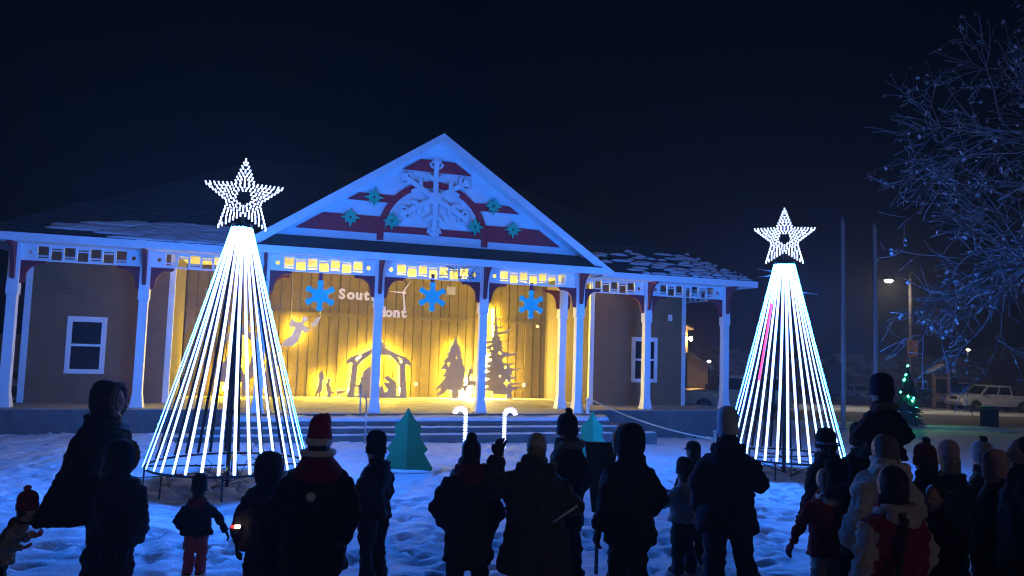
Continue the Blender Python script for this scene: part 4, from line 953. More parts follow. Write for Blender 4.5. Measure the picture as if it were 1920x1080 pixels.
person('little child in pink snow trousers reaching out an arm', -2.97, 7.37, 1.03, R_(8), NAVY, PINK, armL='pocket', armR='out', hem=.86, hat='beanie', hatm=NAVY, gloves=BLK, collar=(WINE, 'hood'), hs=1.42, bulk=1.12, top_extra=.055)
person('child in dark jacket holding a tiny red light beside the red-hatted person', -1.97, 6.3, 1.42, R_(14), NAVY, NAVY, armL='down', armR='down', hem=.82, hood_up=NAVY, hs=1.18, bulk=1.05, top_extra=.05)
P, k, hc = person('person in a red fur-trimmed santa hat and red scarf', -1.41, 5.67, 1.80, R_(-3), BLK, BLK, armL='pocket', armR='pocket', hem=.70, flare=1.06, bulk=1.06, hat='santa', hatm=cloth('santa_red', (.24, .02, .03)), collar=(cloth('red_scarf', (.15, .014, .026)), 'scarf'), top_extra=.125, shoulder=1.05)
pm = MB().ell((0, 0, 0), (.035, .035, .035), 12, 8); pm.build('pompom', FURW, P, Vector((.02, -.20, 1.27)) * k)
MB().tube([(.115 * cos(t), .105 * sin(t) - .01, 1.572) for t in [2 * pi * i / 24 for i in range(25)]], .026, 8).build('scarf_trim', FURW, P, (0, 0, 0), (0, 0, 0), (k, k, k))
person('young person in black beanie turned left before the large teal fir', -1.26, 7.34, 1.50, R_(62), BLK, BLK, armL='hold', armR='rest', hem=.84, flare=1.0, bulk=.98, hat='slouch', hatm=BLK, hs=1.1, top_extra=.07, head_yaw=R_(12), collar=(BLK, 'hood'))
person('woman with dark hair bun and wine hood in front of the left candy cane', -.30, 6.37, 1.62, R_(4), CHAR, CHAR, armL='pocket', armR='rest', hem=.62, flare=1.05, bulk=1.0, hair='bun', collar=(WINE, 'hood'), top_extra=.065, sleeves=NAVY)
person('person in pale baseball cap and large olive coat raising one hand', .24, 6.1, 1.66, R_(0), OLIVE, BLK, armL='up', armR='front', hem=.60, flare=1.12, bulk=1.2, hat='cap', hatm=CAPM, hair='short', hairm=HAIRB, collar=(OLIVE, 'hood'), top_extra=.02, gloves=CHAR)
person('tall man in dark pom-pom beanie and fur-collared black coat', .60, 7.5, 1.76, R_(38), BLK, BLK, armL='rest', armR='rest', hem=.66, flare=.98, bulk=.98, hat='beanie_pom', hatm=BLK, hood=BLK, collar=(FURG, 'fur'), top_extra=.10, head_yaw=R_(25))
person('person in black parka with the pale-trimmed hood up beside the dark board', 1.07, 6.59, 1.72, R_(30), BLK, BLK, armL='down', armR='pocket', hem=.72, flare=1.06, bulk=1.05, quilt=True, hood_up=BLK, hood='white', hs=1.05, top_extra=.05)
person('child in pale jacket and dark hat watching the right light tree', 1.90, 8.1, 1.23, R_(16), cloth('pale_jacket', (.24, .25, .27)), NAVY, armL='front', armR='rest', hem=.86, hat='beanie', hatm=BLK, hs=1.28, bulk=1.1, top_extra=.05)
person('adult in pale knitted beanie and long dark coat before the right light tree', 2.04, 7.0, 1.86, R_(-6), NAVY, NAVY, armL='rest', armR='front', hem=.72, flare=1.1, bulk=1.1, hat='slouch', hatm=LBLUE, collar=(NAVY, 'hood'), top_extra=.07, legs={-1: ((.105, .02, .50), (.12, -.02, .09)), 1: ((.15, -.04, .5), (.27, -.18, .10))})
person('child in dark cap half hidden behind the adult in pale beanie', 2.06, 8.35, 1.37, R_(10), NAVY, NAVY, armL='rest', armR='rest', hem=.84, hat='cap', hatm=BLK, hs=1.22, top_extra=.02)
P, k, hc = person('person with a dark backpack and banded beanie left of the crowd at right', 3.13, 7.4, 1.65, R_(24), BLK, BLK, armL='rest', armR='rest', hem=.84, hat='beanie', hatm=BLK, top_extra=.045, bulk=1.02)
MB().rings([[((.150 + .0 * q) * cos(2 * pi * i / 20) * s_, -.20 - .11 * q * 0 + (.115 * sin(2 * pi * i / 20)) * s_, z) for i in range(20)] for z, s_, q in ((.92, .6, 0), (.95, .95, 0), (1.05, 1.1, 0), (1.25, 1.08, 0), (1.38, .9, 0), (1.43, .5, 0))]).build('backpack', NAVY, P, (-.04, 0, 0), (0, 0, 0), (k, k, k))
MB().rings([[(.0955 * cos(2 * pi * i / 40), .116 * sin(2 * pi * i / 40) - .006, z) for i in range(40)] for z in (.024, .052)], 0, True, False).build('hat_band', LBLUE, P, hc * k, (0, 0, 0), (k, k, k))
person('person in dark lumpy winter hat beside the backpack wearer', 3.55, 7.6, 1.70, R_(10), BLK, BLK, hat='slouch', hatm=BLK, collar=(BLK, 'hood'), top_extra=.07, bulk=1.08)
person('adult hidden below carrying the child on the shoulders', 3.26, 6.72, 1.62, R_(5), BLK, BLK, armL='up', armR='up', hair='short', top_extra=.0)
person('child in dark beanie and fur-hooded puffer jacket riding on shoulders', 3.27, 6.58, 1.25, R_(28), BLK, BLK, armL='hold', armR='pocket', hem=.80, hat='beanie', hatm=NAVY, collar=(FURG, 'fur'), hs=1.38, bulk=1.35, top_extra=.055, quilt=True, sit=True, z0=.94, head_yaw=R_(8))
person('woman with long loose hair and pale puffy jacket under the riding child', 3.00, 6.0, 1.74, R_(20), PALE, CHAR, armL='rest', armR='rest', hem=.84, bulk=1.16, quilt=True, hair='long', hairm=mat('ash_hair', (.13, .11, .10), .55, .3, 30), collar=(FURW, 'hood'), top_extra=.0)
person('girl in red coat and patterned snow trousers with white earmuff', 2.95, 7.0, 1.31, R_(22), REDC, CAMO, armL='out', armR='rest', hem=.72, hs=1.2, hair='long', hairm=HAIRB, gloves=PINK, top_extra=.0, collar=(FURW, 'hood'), bulk=1.04)
person('girl with a dark braid, cream hood and red vest at the right', 2.60, 5.1, 1.62, R_(14), cloth('red_vest', (.21, .012, .035)), CHAR, sleeves=CREAM, armL='rest', armR='rest', hem=.76, bulk=1.10, quilt=True, hair='braid', hs=1.12, collar=(CREAM, 'hood'), top_extra=.005, gloves=CREAM)
person('child in wine-red pom-pom beanie between the braided girl and the right edge', 3.88, 7.0, 1.63, R_(24), BLK, BLK, hat='beanie_pom', hatm=WINE, hood=BLK, hair='long', hs=1.08, top_extra=.11, collar=(BLK, 'hood'))
person('child in pale rose beanie next to the wine-red beanie', 4.21, 7.2, 1.59, R_(0), BLK, BLK, hat='slouch', hatm=ROSE, hair='long', hairm=HAIRB, collar=(BLK, 'hood'), hs=1.08, top_extra=.08)
person('person in grey beanie with small dark pompom near the right edge', 4.60, 7.3, 1.63, R_(35), BLK, BLK, hat='beanie_pom', hatm=GREYK, hood=BLK, hair='long', hairm=HAIRB, top_extra=.10, armL='hold', armR='rest', collar=(GREEN_K, 'hood'))
person('person in rose knitted hat turned left with the face showing', 4.09, 6.3, 1.62, R_(78), BLK, BLK, hat='slouch', hatm=ROSE, hs=1.05, top_extra=.07, collar=(GREEN_K, 'scarf'))
person('dark-haired person cut off by the right edge', 4.05, 5.9, 1.76, R_(65), BLK, BLK, hair='short', top_extra=.005, bulk=1.1, hs=1.03)
person('small child turned back with a dim face between the beanies', 3.68, 6.5, 1.27, R_(120), BLK, BLK, hair='short', hs=1.25, top_extra=.005)
person('small child behind the girl in red coat', 3.18, 7.25, 1.38, R_(12), CHAR, CHAR, hat='beanie', hatm=CHAR, hs=1.25, top_extra=.05)

# things held or standing among them
o = MB().box(-.02, .02, -.012, .012, -.012, .012).build('wrist_light', emit('wrist_led', (1, .55, .35), 9), None, (-2.155, 6.16, .80)); MB().box(-.05, -.021, -.01, .01, -.01, .01).build('red_end', emit('wrist_red', (1, .03, .02), 3), o)
tag(o, 'tiny red and white wrist light on the dark child left of the santa hat', 'light')
o = MB().tube([(0, 0, 0), (.17, 0, .12)], .009, 8).tube([(.17, 0, .12), (.185, 0, .131)], .012, 8).build('white_baton', mat('white_plastic', (.75, .75, .78), .4), None, (.37, 5.86, .98)); tag(o, 'thin white baton held low by the olive-coated person', 'baton')
bd = empty('dark_board', (.98, 8.0, gz(.98, 8.0)), .1); tag(bd, 'dark green tapered board standing between the tall man and the hooded parka', 'board')
MB().plate([(-.07, .62), (.06, .62), (.20, 1.32), (-.16, 1.32)], (), -.02, .02).build('panel', mat('dark_green_board', (.01, .035, .04), .5), bd); MB().tube([(0, .05, -.05), (0, .03, .9)], .02, 8).build('stand', dark_metal, bd); MB().box(-.17, .21, -.03, .03, 1.32, 1.345).build('top_edge', black_m, bd)

# ------------------------------------------------------------------ street furniture and flagpoles
for x, y, zt, lb in [(12.18, 27.4, 7.4, 'left tall bare flagpole right of the right light tree'), (13.46, 27.6, 7.25, 'right tall bare flagpole nearer the street lamp')]:
    g = gz(x, y); o = MB().lathe([(.085, -.2), (.085, .6), (.075, 2.0), (.055, zt - g - .1), (.02, zt - g)], 12).build('flagpole', mat('pole_aluminium', (.42, .42, .44), .4, .1, 4, metal=.4), None, (x, y, g)); tag(o, lb, 'flagpole', 'flagpoles in the park')
    MB().lathe([(.16, 0), (.16, .06), (.10, .10)], 14).build('base_plate', grey_metal, o); MB().ell((0, 0, zt - g + .03), (.05, .05, .05), 10, 8).build('finial', grey_metal, o); MB().tube([(.08, -.04, 1.0), (.065, -.03, zt - g - .1)], .006, 4).build('halyard', white_m, o)
lx, ly = 25.72, 48.0; g = gz(lx, ly)
SL_ = empty('street_lamp', (lx, ly, g)); tag(SL_, 'street lamp on a tall pole with an orange banner, lit', 'street lamp')
MB().lathe([(.16, -.2), (.15, 1), (.12, 6), (.10, 8.9)], 12).build('pole', mat('dark_wood_pole', (.05, .045, .045), .9), SL_)
MB().tube([(0, 0, 8.35), (-.6, -.05, 8.6), (-1.2, -.1, 8.50)], .04, 8).build('arm', dark_metal, SL_)
MB().ell((-1.42, -.1, 8.45), (.42, .20, .11), 14, 8).build('lamp_housing', dark_metal, SL_); MB().ell((-1.46, -.12, 8.36), (.24, .17, .11), 14, 8).build('lamp_head', street_m, SL_)
bn = MB().box(-.02, .62, -.01, .01, 3.55, 4.55).build('banner', mat('orange_banner', (.75, .30, .05), .7, .3, 3), SL_, (-.30, -.17, 0)); MB().tube([(-.35, -.17, 4.58), (.36, -.17, 4.58)], .02, 6).build('banner_rod', dark_metal, SL_)
MB().tube([(-.2, -.185, 3.6), (.0, -.19, 4.0), (.3, -.185, 4.4)], .05, 5).build('banner_mark', black_m, bn, (.30, .17, 0))
# real lamp light comes from the emissive head above
# trash can
tx, ty = 19.8, 31.0; TC = empty('trash_can', (tx, ty, gz(tx, ty))); tag(TC, 'dark slatted trash can on the snow by the street', 'trash can')
MB().lathe([(.25, .05), (.29, .75)], 20).build('liner', black_m, TC)
slm = MB().box(-.035, .035, -.015, .015, .03, .80).mesh('slat', mat('dark_slats', (.006, .006, .007), .9, spec=.05))
for k in range(18): a = 2 * pi * k / 18; link('slat', slm, TC, (.31 * cos(a), .31 * sin(a), 0), (0, 0, a + pi / 2))
MB().lathe([(.34, .80), (.36, .82), (.36, .88), (.30, .94), (.12, .96), (.11, .90)], 24).build('lid', dark_metal, TC); MB().lathe([(.30, 0), (.33, .02), (.33, .05), (.3, .06)], 20).build('base', dark_metal, TC); MB().ell((0, 0, .955), (.27, .27, .035), 16, 6).build('snow_cap', snow_m, TC)
# small evergreen with green lights
def conifer(x, y, H, R, label, m, lights=0, name='evergreen_tree'):
    T = empty(name, (x, y, gz(x, y))); tag(T, label, 'evergreen')
    MB().lathe([(.05 * H / 2, -.1), (.035 * H / 2, H * .6), (.01, H * .97)], 8).build('trunk', bark_m, T)
    mb = MB(); rc = random.Random(int(x * 10)); tips = []
    n = int(520 * min(H / 2.5, 1.6))
    for k in range(n):
        t = k / n; z = H * (.08 + .9 * t); r = R * (1 - t) ** .85 * rc.uniform(.5, 1.08); a = rc.uniform(0, 2 * pi)
        p = Vector((.02 * cos(a), .02 * sin(a), z)); q = Vector((r * cos(a), r * sin(a), z - .18 * r + rc.uniform(-.04, .04) * H / 2)); d = (q - p); sd = Vector((-sin(a), cos(a), 0)) * (.035 + .10 * r)
        md_ = p.lerp(q, .6)
        mb.add([p, md_ + sd, q, md_ - sd, md_ + Vector((0, 0, .05))], [(0, 1, 4), (1, 2, 4), (2, 3, 4), (3, 0, 4)]); tips.append(q)
    tag(mb.build('crown', m, T), kind='stuff')
    if lights:
        bm_ = MB().ell((0, 0, 0), (.035, .035, .04), 8, 6).mesh('bulb', green_m)
        for k in range(lights): link('bulb', bm_, T, rc.choice(tips) * 1.02)
    return T
needle_m = mat('dark_needles', (.012, .026, .018), .8, .4, 5)
conifer(16.25, 30.6, 2.5, .75, 'small evergreen strung with green lights by the street', needle_m, 16)
# kiosk
kx, ky = 32.2, 56.0; KI = empty('notice_kiosk', (kx, ky, gz(kx, ky)), -.15); tag(KI, 'brown wooden notice kiosk with a small gabled roof', 'kiosk')
for s_ in (-.5, .5): MB().box(s_ - .11, s_ + .11, -.11, .11, -.3, 2.75).build('post', wood_m, KI)
MB().box(-.39, .39, -.06, .06, .55, 1.15).build('lower_panel', wood_m, KI); MB().box(-.39, .39, -.05, .05, 1.15, 2.25).build('notice_board', glass_dark('kiosk_glass'), KI); MB().box(-.39, .39, -.08, .08, 2.25, 2.4).build('beam', wood_m, KI)
MB().plate([(-.85, 2.62), (0, 3.15), (.85, 2.62), (.85, 2.74), (0, 3.28), (-.85, 2.74)], (), -.45, .45).build('roof', wood_m, KI); MB().plate([(-.86, 2.745), (0, 3.285), (.86, 2.745), (.86, 2.82), (0, 3.36), (-.86, 2.82)], (), -.46, .46).build('roof_snow', snow_m, KI)

# ------------------------------------------------------------------ vehicles
def loft_body(sections, m, name, parent):
    """sections along x: list of (x, half width, [(y frac, z)...]) closed outline"""
    return MB().rings([[(x, yf * hw, z) for yf, z in pr] for x, hw, pr in sections], 0, True).build(name, m, parent)
def wheel_at(V, x, y, r, wd):
    s = 1 if y > 0 else -1
    wv = MB().rings([[(x + q * cos(2 * pi * i / 24), y + dy, r + q * sin(2 * pi * i / 24)) for i in range(24)] for q, dy in ((r * .62, -wd / 2), (r * .92, -wd / 2), (r, -wd * .3), (r, wd * .3), (r * .92, wd / 2), (r * .62, wd / 2))]).build('wheel', black_m, V)
    rm = MB(); ys = y + s * (wd / 2 - .03)
    rm.rings([[(x + q * cos(2 * pi * i / 24), ys + dy * s, r + q * sin(2 * pi * i / 24)) for i in range(24)] for q, dy in ((r * .63, 0), (r * .58, .03), (r * .22, .005), (r * .18, .03))])
    for k in range(6):
        a = pi * k / 3; rm.tube([(x + .15 * r * cos(a), ys + s * .03, r + .15 * r * sin(a)), (x + .58 * r * cos(a), ys + s * .03, r + .58 * r * sin(a))], .03, 6)
    rm.build('rim', grey_metal, wv)
def vehicle(name, label, x, y, rz, L, W, H, paint, kind, cat, z=None):
    """nose towards -x"""
    V = empty(name, (x, y, gz(x, y) + .03 if z is None else z), rz); tag(V, label, cat)
    hw = W / 2; r = .37 if kind != 'car' else .31; gl = glass_dark('car_glass')
    fx, rx = -L / 2 + L * .19, L / 2 - L * .21
    hood = {'pickup': .60, 'suv': .58, 'car': .58}[kind] * H; belt = {'pickup': .63, 'suv': .62, 'car': .62}[kind] * H; sill = .20 * H
    # lower body as stations; arches are cut by lifting the sill
    st = []
    xs_ = [-L / 2, -L / 2 + .06, -L / 2 + .25, fx - r - .12, fx - r - .02, fx - r * .75, fx, fx + r * .75, fx + r + .02, fx + r + .12, 0, rx - r - .12, rx - r - .02, rx - r * .75, rx, rx + r * .75, rx + r + .02, rx + r + .12, L / 2 - .15, L / 2 - .03, L / 2]
    for q in xs_:
        bot = sill
        for c_ in (fx, rx):
            d = abs(q - c_)
            if d < r + .03: bot = max(bot, .06 + r + sqrt(max(0, (r + .03) ** 2 - d * d)) * .92)
        top = hood + (belt - hood) * min(1, max(0, (q + L / 2 - .1) / (L * .25)))
        if q <= -L / 2 + .06: top -= .10; bot = max(bot, sill + .06)
        if q >= L / 2 - .03: bot = max(bot, sill + .1)
        e = 1 - (.10 if q <= -L / 2 else .03 if q <= -L / 2 + .06 else .05 if q >= L / 2 else 0)
        m_ = (bot + top) / 2
        st.append((q, hw * e, [(-.94, bot), (-1, bot + .05), (-1, m_), (-.97, top - .05), (-.90, top), (.90, top), (.97, top - .05), (1, m_), (1, bot + .05), (.94, bot)]))
    body = loft_body(st, paint, 'body', V)
    MB().box(-L / 2 + .3, L / 2 - .25, -hw * .8, hw * .8, sill * .85, belt - .15).build('underbody', black_m, V)
    if kind == 'pickup': c0, c1, w0, w1 = -L * .25, L * .16, -L * .145, L * .13
    elif kind == 'suv': c0, c1, w0, w1 = -L * .20, L * .485, -L * .10, L * .455
    else: c0, c1, w0, w1 = -L * .22, L * .40, -L * .06, L * .26
    zt = H; iw = .84
    cab = MB(); zb = belt - .02
    bot = [(c0, hw * .93), (c1, hw * .93)]; 
    V8 = [(c0, -hw * .92, zb), (c1, -hw * .92, zb), (c1, hw * .92, zb), (c0, hw * .92, zb), (w0, -hw * iw, zt - .03), (w1, -hw * iw, zt - .03), (w1, hw * iw, zt - .03), (w0, hw * iw, zt - .03), (w0 + .08, -hw * iw * .9, zt), (w1 - .08, -hw * iw * .9, zt), (w1 - .08, hw * iw * .9, zt), (w0 + .08, hw * iw * .9, zt)]
    cab.add(V8, [(0, 1, 5, 4), (1, 2, 6, 5), (2, 3, 7, 6), (3, 0, 4, 7), (4, 5, 9, 8), (5, 6, 10, 9), (6, 7, 11, 10), (7, 4, 8, 11), (8, 9, 10, 11)]).build('cab', paint, V)
    def lerp(a, b_, t): return Vector(a).lerp(Vector(b_), t)
    def pane(a, b_, c_, d, e0=.06, e1=.94, f0=.10, f1=.90, off=.008, nm='window'):
        P00 = lerp(lerp(a, b_, e0), lerp(d, c_, e0), f0); P10 = lerp(lerp(a, b_, e1), lerp(d, c_, e1), f0); P11 = lerp(lerp(a, b_, e1), lerp(d, c_, e1), f1); P01 = lerp(lerp(a, b_, e0), lerp(d, c_, e0), f1)
        n_ = (P10 - P00).cross(P01 - P00).normalized(); ctr = (P00 + P11) / 2
        if n_.dot(ctr - Vector((0, 0, H * .7))) < 0: n_ = -n_
        MB().add([p + n_ * off for p in (P00, P10, P11, P01)], [(0, 1, 2, 3)]).build(nm, gl, V)
    splits = [(.05, .50), (.55, .95)] if kind == 'pickup' else [(.04, .33), (.37, .64), (.68, .95)]
    for (e0, e1) in splits:
        pane(V8[0], V8[1], V8[5], V8[4], e0, e1, .12, .88); pane(V8[3], V8[2], V8[6], V8[7], e0, e1, .12, .88)
    pane(V8[0], V8[3], V8[7], V8[4], .06, .94, .08, .92, nm='windscreen'); pane(V8[1], V8[2], V8[6], V8[5], .08, .92, .15, .88, nm='rear_window')
    for s_ in (-1, 1):
        for wx in (fx, rx): wheel_at(V, wx, s_ * (hw - .12), r, .24)
        MB().box(-L / 2 - .012, -L / 2 + .05, s_ * hw * .62 - .14, s_ * hw * .62 + .14, hood - .30, hood - .15).build('headlight', mat('lamp_lens', (.6, .6, .62), .2), V)
        MB().box(L / 2 - .04, L / 2 + .012, s_ * hw * .82 - .07, s_ * hw * .82 + .07, belt - .42, belt - .15).build('tail_light', mat('tail_lens', (.25, .01, .01), .25), V)
        MB().box(c0 + .10, c0 + .26, s_ * (hw + .02), s_ * (hw + .20), belt + .02, belt + .18).build('mirror', black_m, V)
        for hx in ([L * .02, L * .16] if kind != 'suv' else [L * .06, L * .26]): MB().box(hx, hx + .16, s_ * hw, s_ * (hw + .025), belt - .18, belt - .14).build('door_handle', black_m, V)
    MB().box(-L / 2 - .06, -L / 2 + .10, -hw * .95, hw * .95, sill + .02, sill + .22).build('bumper', grey_metal, V); MB().box(L / 2 - .08, L / 2 + .07, -hw * .95, hw * .95, sill + .04, sill + .22).build('bumper', grey_metal, V)
    MB().box(-L / 2 - .008, -L / 2 + .05, -hw * .42, hw * .42, hood - .32, hood - .13).build('grille', black_m, V)
    if kind == 'pickup': MB().box(c1 + .08, L / 2 - .1, -hw * .8, hw * .8, belt - .01, belt + .004).build('bed_opening', black_m, V)
    return V
wpaint = mat('white_car_paint', (.62, .62, .62), .35, .05, 2, spec=.5); dpaint = mat('dark_car_paint', (.03, .03, .035), .3, .1, 2, spec=.5); spaint = mat('silver_car_paint', (.35, .36, .38), .35, .05, 2, spec=.5)
vehicle('pickup_truck', 'white pickup truck parked beyond the trash can', 34.9, 54.3, 0.03, 5.7, 1.95, 1.85, wpaint, 'pickup', 'pickup truck')
vehicle('parked_car', 'white SUV parked behind the right end of the pavilion', 11.0, 37.2, .03, 5.3, 1.98, 1.90, mat('blue_white_paint', (.50, .52, .56), .35, .05, 2, spec=.5), 'suv', 'car')
c1_ = vehicle('parked_car', 'pale car facing the park between the two flagpoles', 37.2, 80.0, R_(92), 4.4, 1.85, 1.5, spaint, 'car', 'car')
vehicle('parked_car', 'dark car parked left of the notice kiosk', 45.5, 82.0, R_(80), 4.6, 1.85, 1.5, dpaint, 'car', 'car')
vehicle('parked_car', 'dark car parked just behind the notice kiosk', 47.5, 78.0, R_(95), 4.6, 1.9, 1.6, dpaint, 'suv', 'car')

# ------------------------------------------------------------------ far buildings
def house(x, y, rz, L, Dp, wallh, rise, wallm, roofm, label, base=None, snow=True, wins=((.2, 1.0, 1.5), (.7, 1.0, 1.5)), cat='house', name='house'):
    g = gz(x, y) if base is None else base; Hs = empty(name, (x, y, g), rz); tag(Hs, label, cat)
    MB().add([(-L / 2, -Dp / 2, -.5), (L / 2, -Dp / 2, -.5), (L / 2, Dp / 2, -.5), (-L / 2, Dp / 2, -.5), (-L / 2, -Dp / 2, wallh), (L / 2, -Dp / 2, wallh), (L / 2, Dp / 2, wallh), (-L / 2, Dp / 2, wallh), (-L / 2, 0, wallh + rise), (L / 2, 0, wallh + rise)],
             [(0, 1, 5, 4), (2, 3, 7, 6), (1, 2, 6, 9, 5), (3, 0, 4, 8, 7)]).build('wall', wallm, Hs)
    e = .35; zs = wallh - e * rise / (Dp / 2)
    rfm = MB()
    for s_ in (-1, 1):
        rfm.add([(-L / 2 - e, s_ * (Dp / 2 + e), zs), (L / 2 + e, s_ * (Dp / 2 + e), zs), (L / 2 + e, 0, wallh + rise + .01), (-L / 2 - e, 0, wallh + rise + .01), (-L / 2 - e, s_ * (Dp / 2 + e), zs + .14), (L / 2 + e, s_ * (Dp / 2 + e), zs + .14), (L / 2 + e, 0, wallh + rise + .15), (-L / 2 - e, 0, wallh + rise + .15)],
                [(0, 1, 2, 3), (4, 5, 6, 7), (0, 1, 5, 4), (1, 2, 6, 5), (3, 0, 4, 7)])
    rf_ = rfm.build('roof', roofm, Hs)
    for f_, w_, h_ in wins:
        ux = -L / 2 + L * f_; wn = MB().box(ux - w_ / 2 - .08, ux + w_ / 2 + .08, -Dp / 2 - .04, -Dp / 2 - .001, 1.0 - .08, 1.0 + h_ + .08).build('window', white_m, Hs); MB().box(ux - w_ / 2, ux + w_ / 2, -Dp / 2 - .05, -Dp / 2 - .041, 1.0, 1.0 + h_).build('pane', glass_dark('window_glass'), wn)
    return Hs
ochre = mat('ochre_siding', (.50, .36, .20), .8, .1, 3); dsid = mat('dim_siding', (.16, .14, .14), .85, .2, 1); drf = mat('snow_dusted_roof', (.22, .24, .25), .85, .7, .8)
HO = house(8.6, 57.5, R_(90), 6.0, 8.6, 5.5, 2.2, ochre, drf, 'ochre house lit by a porch bulb behind the pavilion', wins=((.3, 1, 1.4),))
house(12.9, 57.0, R_(90), 5.0, 3.0, 2.7, .9, ochre, drf, 'low ochre annexe with a gable beside the lit house', wins=())
o = MB().ell((0, 0, 0), (.13, .13, .16), 12, 8).build('porch_bulb', bulb_m, None, (13.05, 54.15, 3.25)); MB().box(-.05, .05, 0, .3, .10, .2).build('bracket', dark_metal, o); tag(o, 'round orange porch bulb on the ochre house', 'lamp')
house(47.5, 77.0 + 14, 0, 16, 9, 2.9, 2.2, dsid, drf, 'dim low house with a snow-dusted roof behind the parking lot', wins=((.2, 1.2, 1.2), (.5, 1.2, 1.2), (.8, 1.2, 1.2)))
house(30, 100, .1, 12, 9, 3.2, 2.4, dsid, drf, 'dark house far behind the flagpoles', wins=((.3, 1.2, 1.2), (.7, 1.2, 1.2)))
SB = house(69.0, 97, 0, 11, 10, 6.4, .5, mat('pale_store_wall', (.40, .37, .35), .8, .1, 1), drf, 'pale store with a lit white sign at the right edge', wins=((.3, 2, 2), (.7, 2, 2)), cat='store', name='store')
cu = text_mesh('PIAZZA', 1.0, .03); cu.materials.clear(); cu.materials.append(sign_m); link('sign_letters', cu, SB, (-4.4, -5.1, 4.55), (pi / 2, 0, 0))
MB().box(-4.7, 1.0, -5.06, -5.005, 5.6, 6.35).build('sign_band', white_m, SB)
for x, y, z, lb in [(48.9, 80.0, 3.42, 'distant white lot lamp above the snow-dusted roof'), (19.9, 75, 1.4, 'distant warm light low beside the pavilion end')]:
    gp = gz(x, y); o = empty('lot_lamp', (x, y, gp)); tag(o, lb, 'lamp'); MB().tube([(0, 0, -.2), (0, 0, z - gp)], .07, 8).build('pole', dark_metal, o); MB().ell((0, -.1, z - gp), (.20, .14, .10), 10, 6).build('lamp_head', far_m, o)
# bare hedge and dim trees far behind
fr_ = random.Random(2)
FE = empty('board_fence', (52, 70, gz(52, 70))); tag(FE, 'dim board fence behind the white pickup truck', 'fence')
pm_ = MB().box(-.13, .13, -.02, .02, -.2, 1.9).mesh('board', wood_m)
for k in range(54): link('board', pm_, FE, (-9 + k * .3, .02 * (k % 2), fr_.uniform(-.05, .05)))
MB().box(-9.2, 7.2, .05, .10, .5, .62).build('rail', wood_m, FE); MB().box(-9.2, 7.2, .05, .10, 1.4, 1.52).build('rail', wood_m, FE)
for i, (x, y, H, R, lb) in enumerate([(27.5, 66, 3.4, 1.5, 'dark round evergreen left of the street lamp'), (37.5, 64, 4.0, 1.6, 'dark evergreen with frosted tips behind the kiosk'), (33.2, 84, 3.2, 1.4, 'dark bushy evergreen behind the pale car')]):
    conifer(x, y, H, R, lb, needle_m)

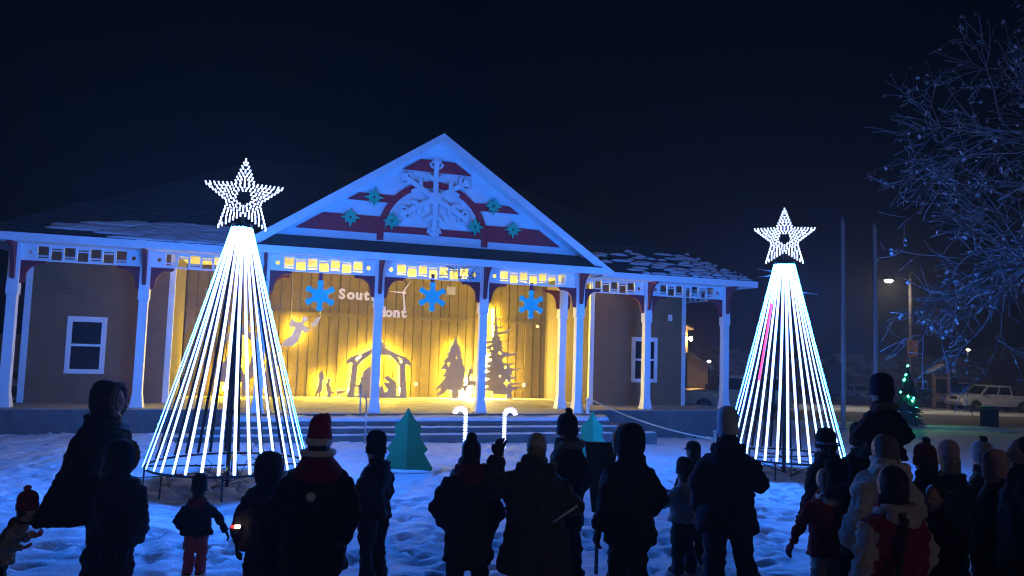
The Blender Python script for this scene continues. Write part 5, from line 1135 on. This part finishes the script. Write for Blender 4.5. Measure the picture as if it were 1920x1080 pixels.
# ------------------------------------------------------------------ bare leafy tree reaching in from the right
rb_ = random.Random(21); trunk = MB(); twigs = MB(); leaves = MB()
TB = Vector((10.9, 12.4, gz(10.9, 12.4)))
def leaf(p):
    d = Vector((rb_.gauss(0, 1), rb_.gauss(0, .8), rb_.gauss(-.7, .8))).normalized(); s_ = d.orthogonal().normalized(); s_.rotate(Quaternion(d, rb_.uniform(0, 6.28))); L = rb_.uniform(.05, .105); wd = L * rb_.uniform(.32, .5)
    n_ = d.cross(s_) * wd * rb_.uniform(.15, .5); a = p + d * .02
    leaves.add([a, a + d * L * .5 + s_ * wd, a + d * L, a + d * L * .5 - s_ * wd, a + d * L * .5 + n_], [(0, 1, 4), (1, 2, 4), (2, 3, 4), (3, 0, 4)])
def branch(p, d, L, r, depth):
    n = max(3, int(L / .16)); pts = [p]; dd = d.copy(); rad = [r]
    for i in range(n):
        dd = (dd + Vector((rb_.gauss(0, .16), rb_.gauss(0, .14), rb_.gauss(.01 if depth < 2 else -.03, .15)))).normalized(); pts.append(pts[-1] + dd * L / n); rad.append(max(.005, r * (1 - .75 * (i + 1) / n)))
    (trunk if depth == 0 else twigs).tube(pts, rad, 8 if depth == 0 else 5 if depth < 3 else 4)
    if depth >= 4: 
        for q in pts[1:]:
            if rb_.random() < .30: leaf(q)
        return
    kids = int(L * (2.5 if depth < 2 else 3.1 if depth < 3 else 3.4)) + 1
    for k in range(kids):
        t = rb_.uniform(.25, 1.0); i = min(n - 1, int(t * n)); q = pts[i].lerp(pts[i + 1], t * n - i if t * n - i < 1 else 1)
        ax = (pts[i + 1] - pts[i]).normalized(); s_ = ax.orthogonal().normalized(); s_.rotate(Quaternion(ax, rb_.uniform(0, 6.28)))
        nd = (ax * .75 + s_ * .75 + Vector((-.12, 0, .05))).normalized()
        branch(q, nd, L * rb_.uniform(.38, .62), max(.0065, rad[i] * .58), depth + 1)
LT_ = empty('leafy_tree', TB); tag(LT_, 'nearly bare tree with a few dry leaves reaching in from the right', 'tree')
trunk.tube([(0, 0, -.3), (.02, 0, 1.2), (-.05, .02, 2.6), (-.02, .05, 4.2), (.1, .05, 6.0), (.15, 0, 7.5)], [.24, .19, .17, .14, .10, .05], 14)
for (z, d, L) in [(3.25, (-1, -.05, .06), 2.8), (3.4, (-.95, .15, .28), 3.1), (3.8, (-1, -.2, .14), 2.9), (4.1, (-.9, -.1, .5), 3.4), (4.4, (-.85, .1, .55), 3.2), (4.9, (-.7, -.15, .75), 3.3), (5.5, (-.55, .05, .9), 3.2), (6.2, (-.45, -.05, 1.), 2.6), (3.0, (.9, .2, .4), 2.6), (4.6, (.8, -.2, .7), 2.6), (3.6, (-.5, .8, .4), 2.6), (4.1, (-.4, -.8, .45), 2.4)]:
    branch(Vector((0, 0, z)), Vector(d).normalized(), L, .075, 1)
trunk.build('trunk', bark_m, LT_); tag(twigs.build('branches', mat('twig_bark', (.15, .12, .12), .9, .2, 8), LT_), kind='stuff'); tag(leaves.build('crown', leaf_m, LT_), kind='stuff')
print('tree faces', len(twigs.f), len(leaves.f))

# ------------------------------------------------------------------ thin volume added to spread bloom around the lights
hz = MB().box(-130, 150, -12, 115, -5.2, 13).build('bloom_haze', []); tag(hz, kind='stuff')
hm = bpy.data.materials.new('bloom_haze'); hm.use_nodes = True; t = hm.node_tree; t.nodes.clear()
pv = t.nodes.new('ShaderNodeVolumePrincipled'); pv.inputs['Density'].default_value = .0018; pv.inputs['Color'].default_value = (.9, .95, 1, 1); pv.inputs['Anisotropy'].default_value = .45
oo = t.nodes.new('ShaderNodeOutputMaterial'); t.links.new(pv.outputs[0], oo.inputs['Volume']); hz.data.materials.clear(); hz.data.materials.append(hm)
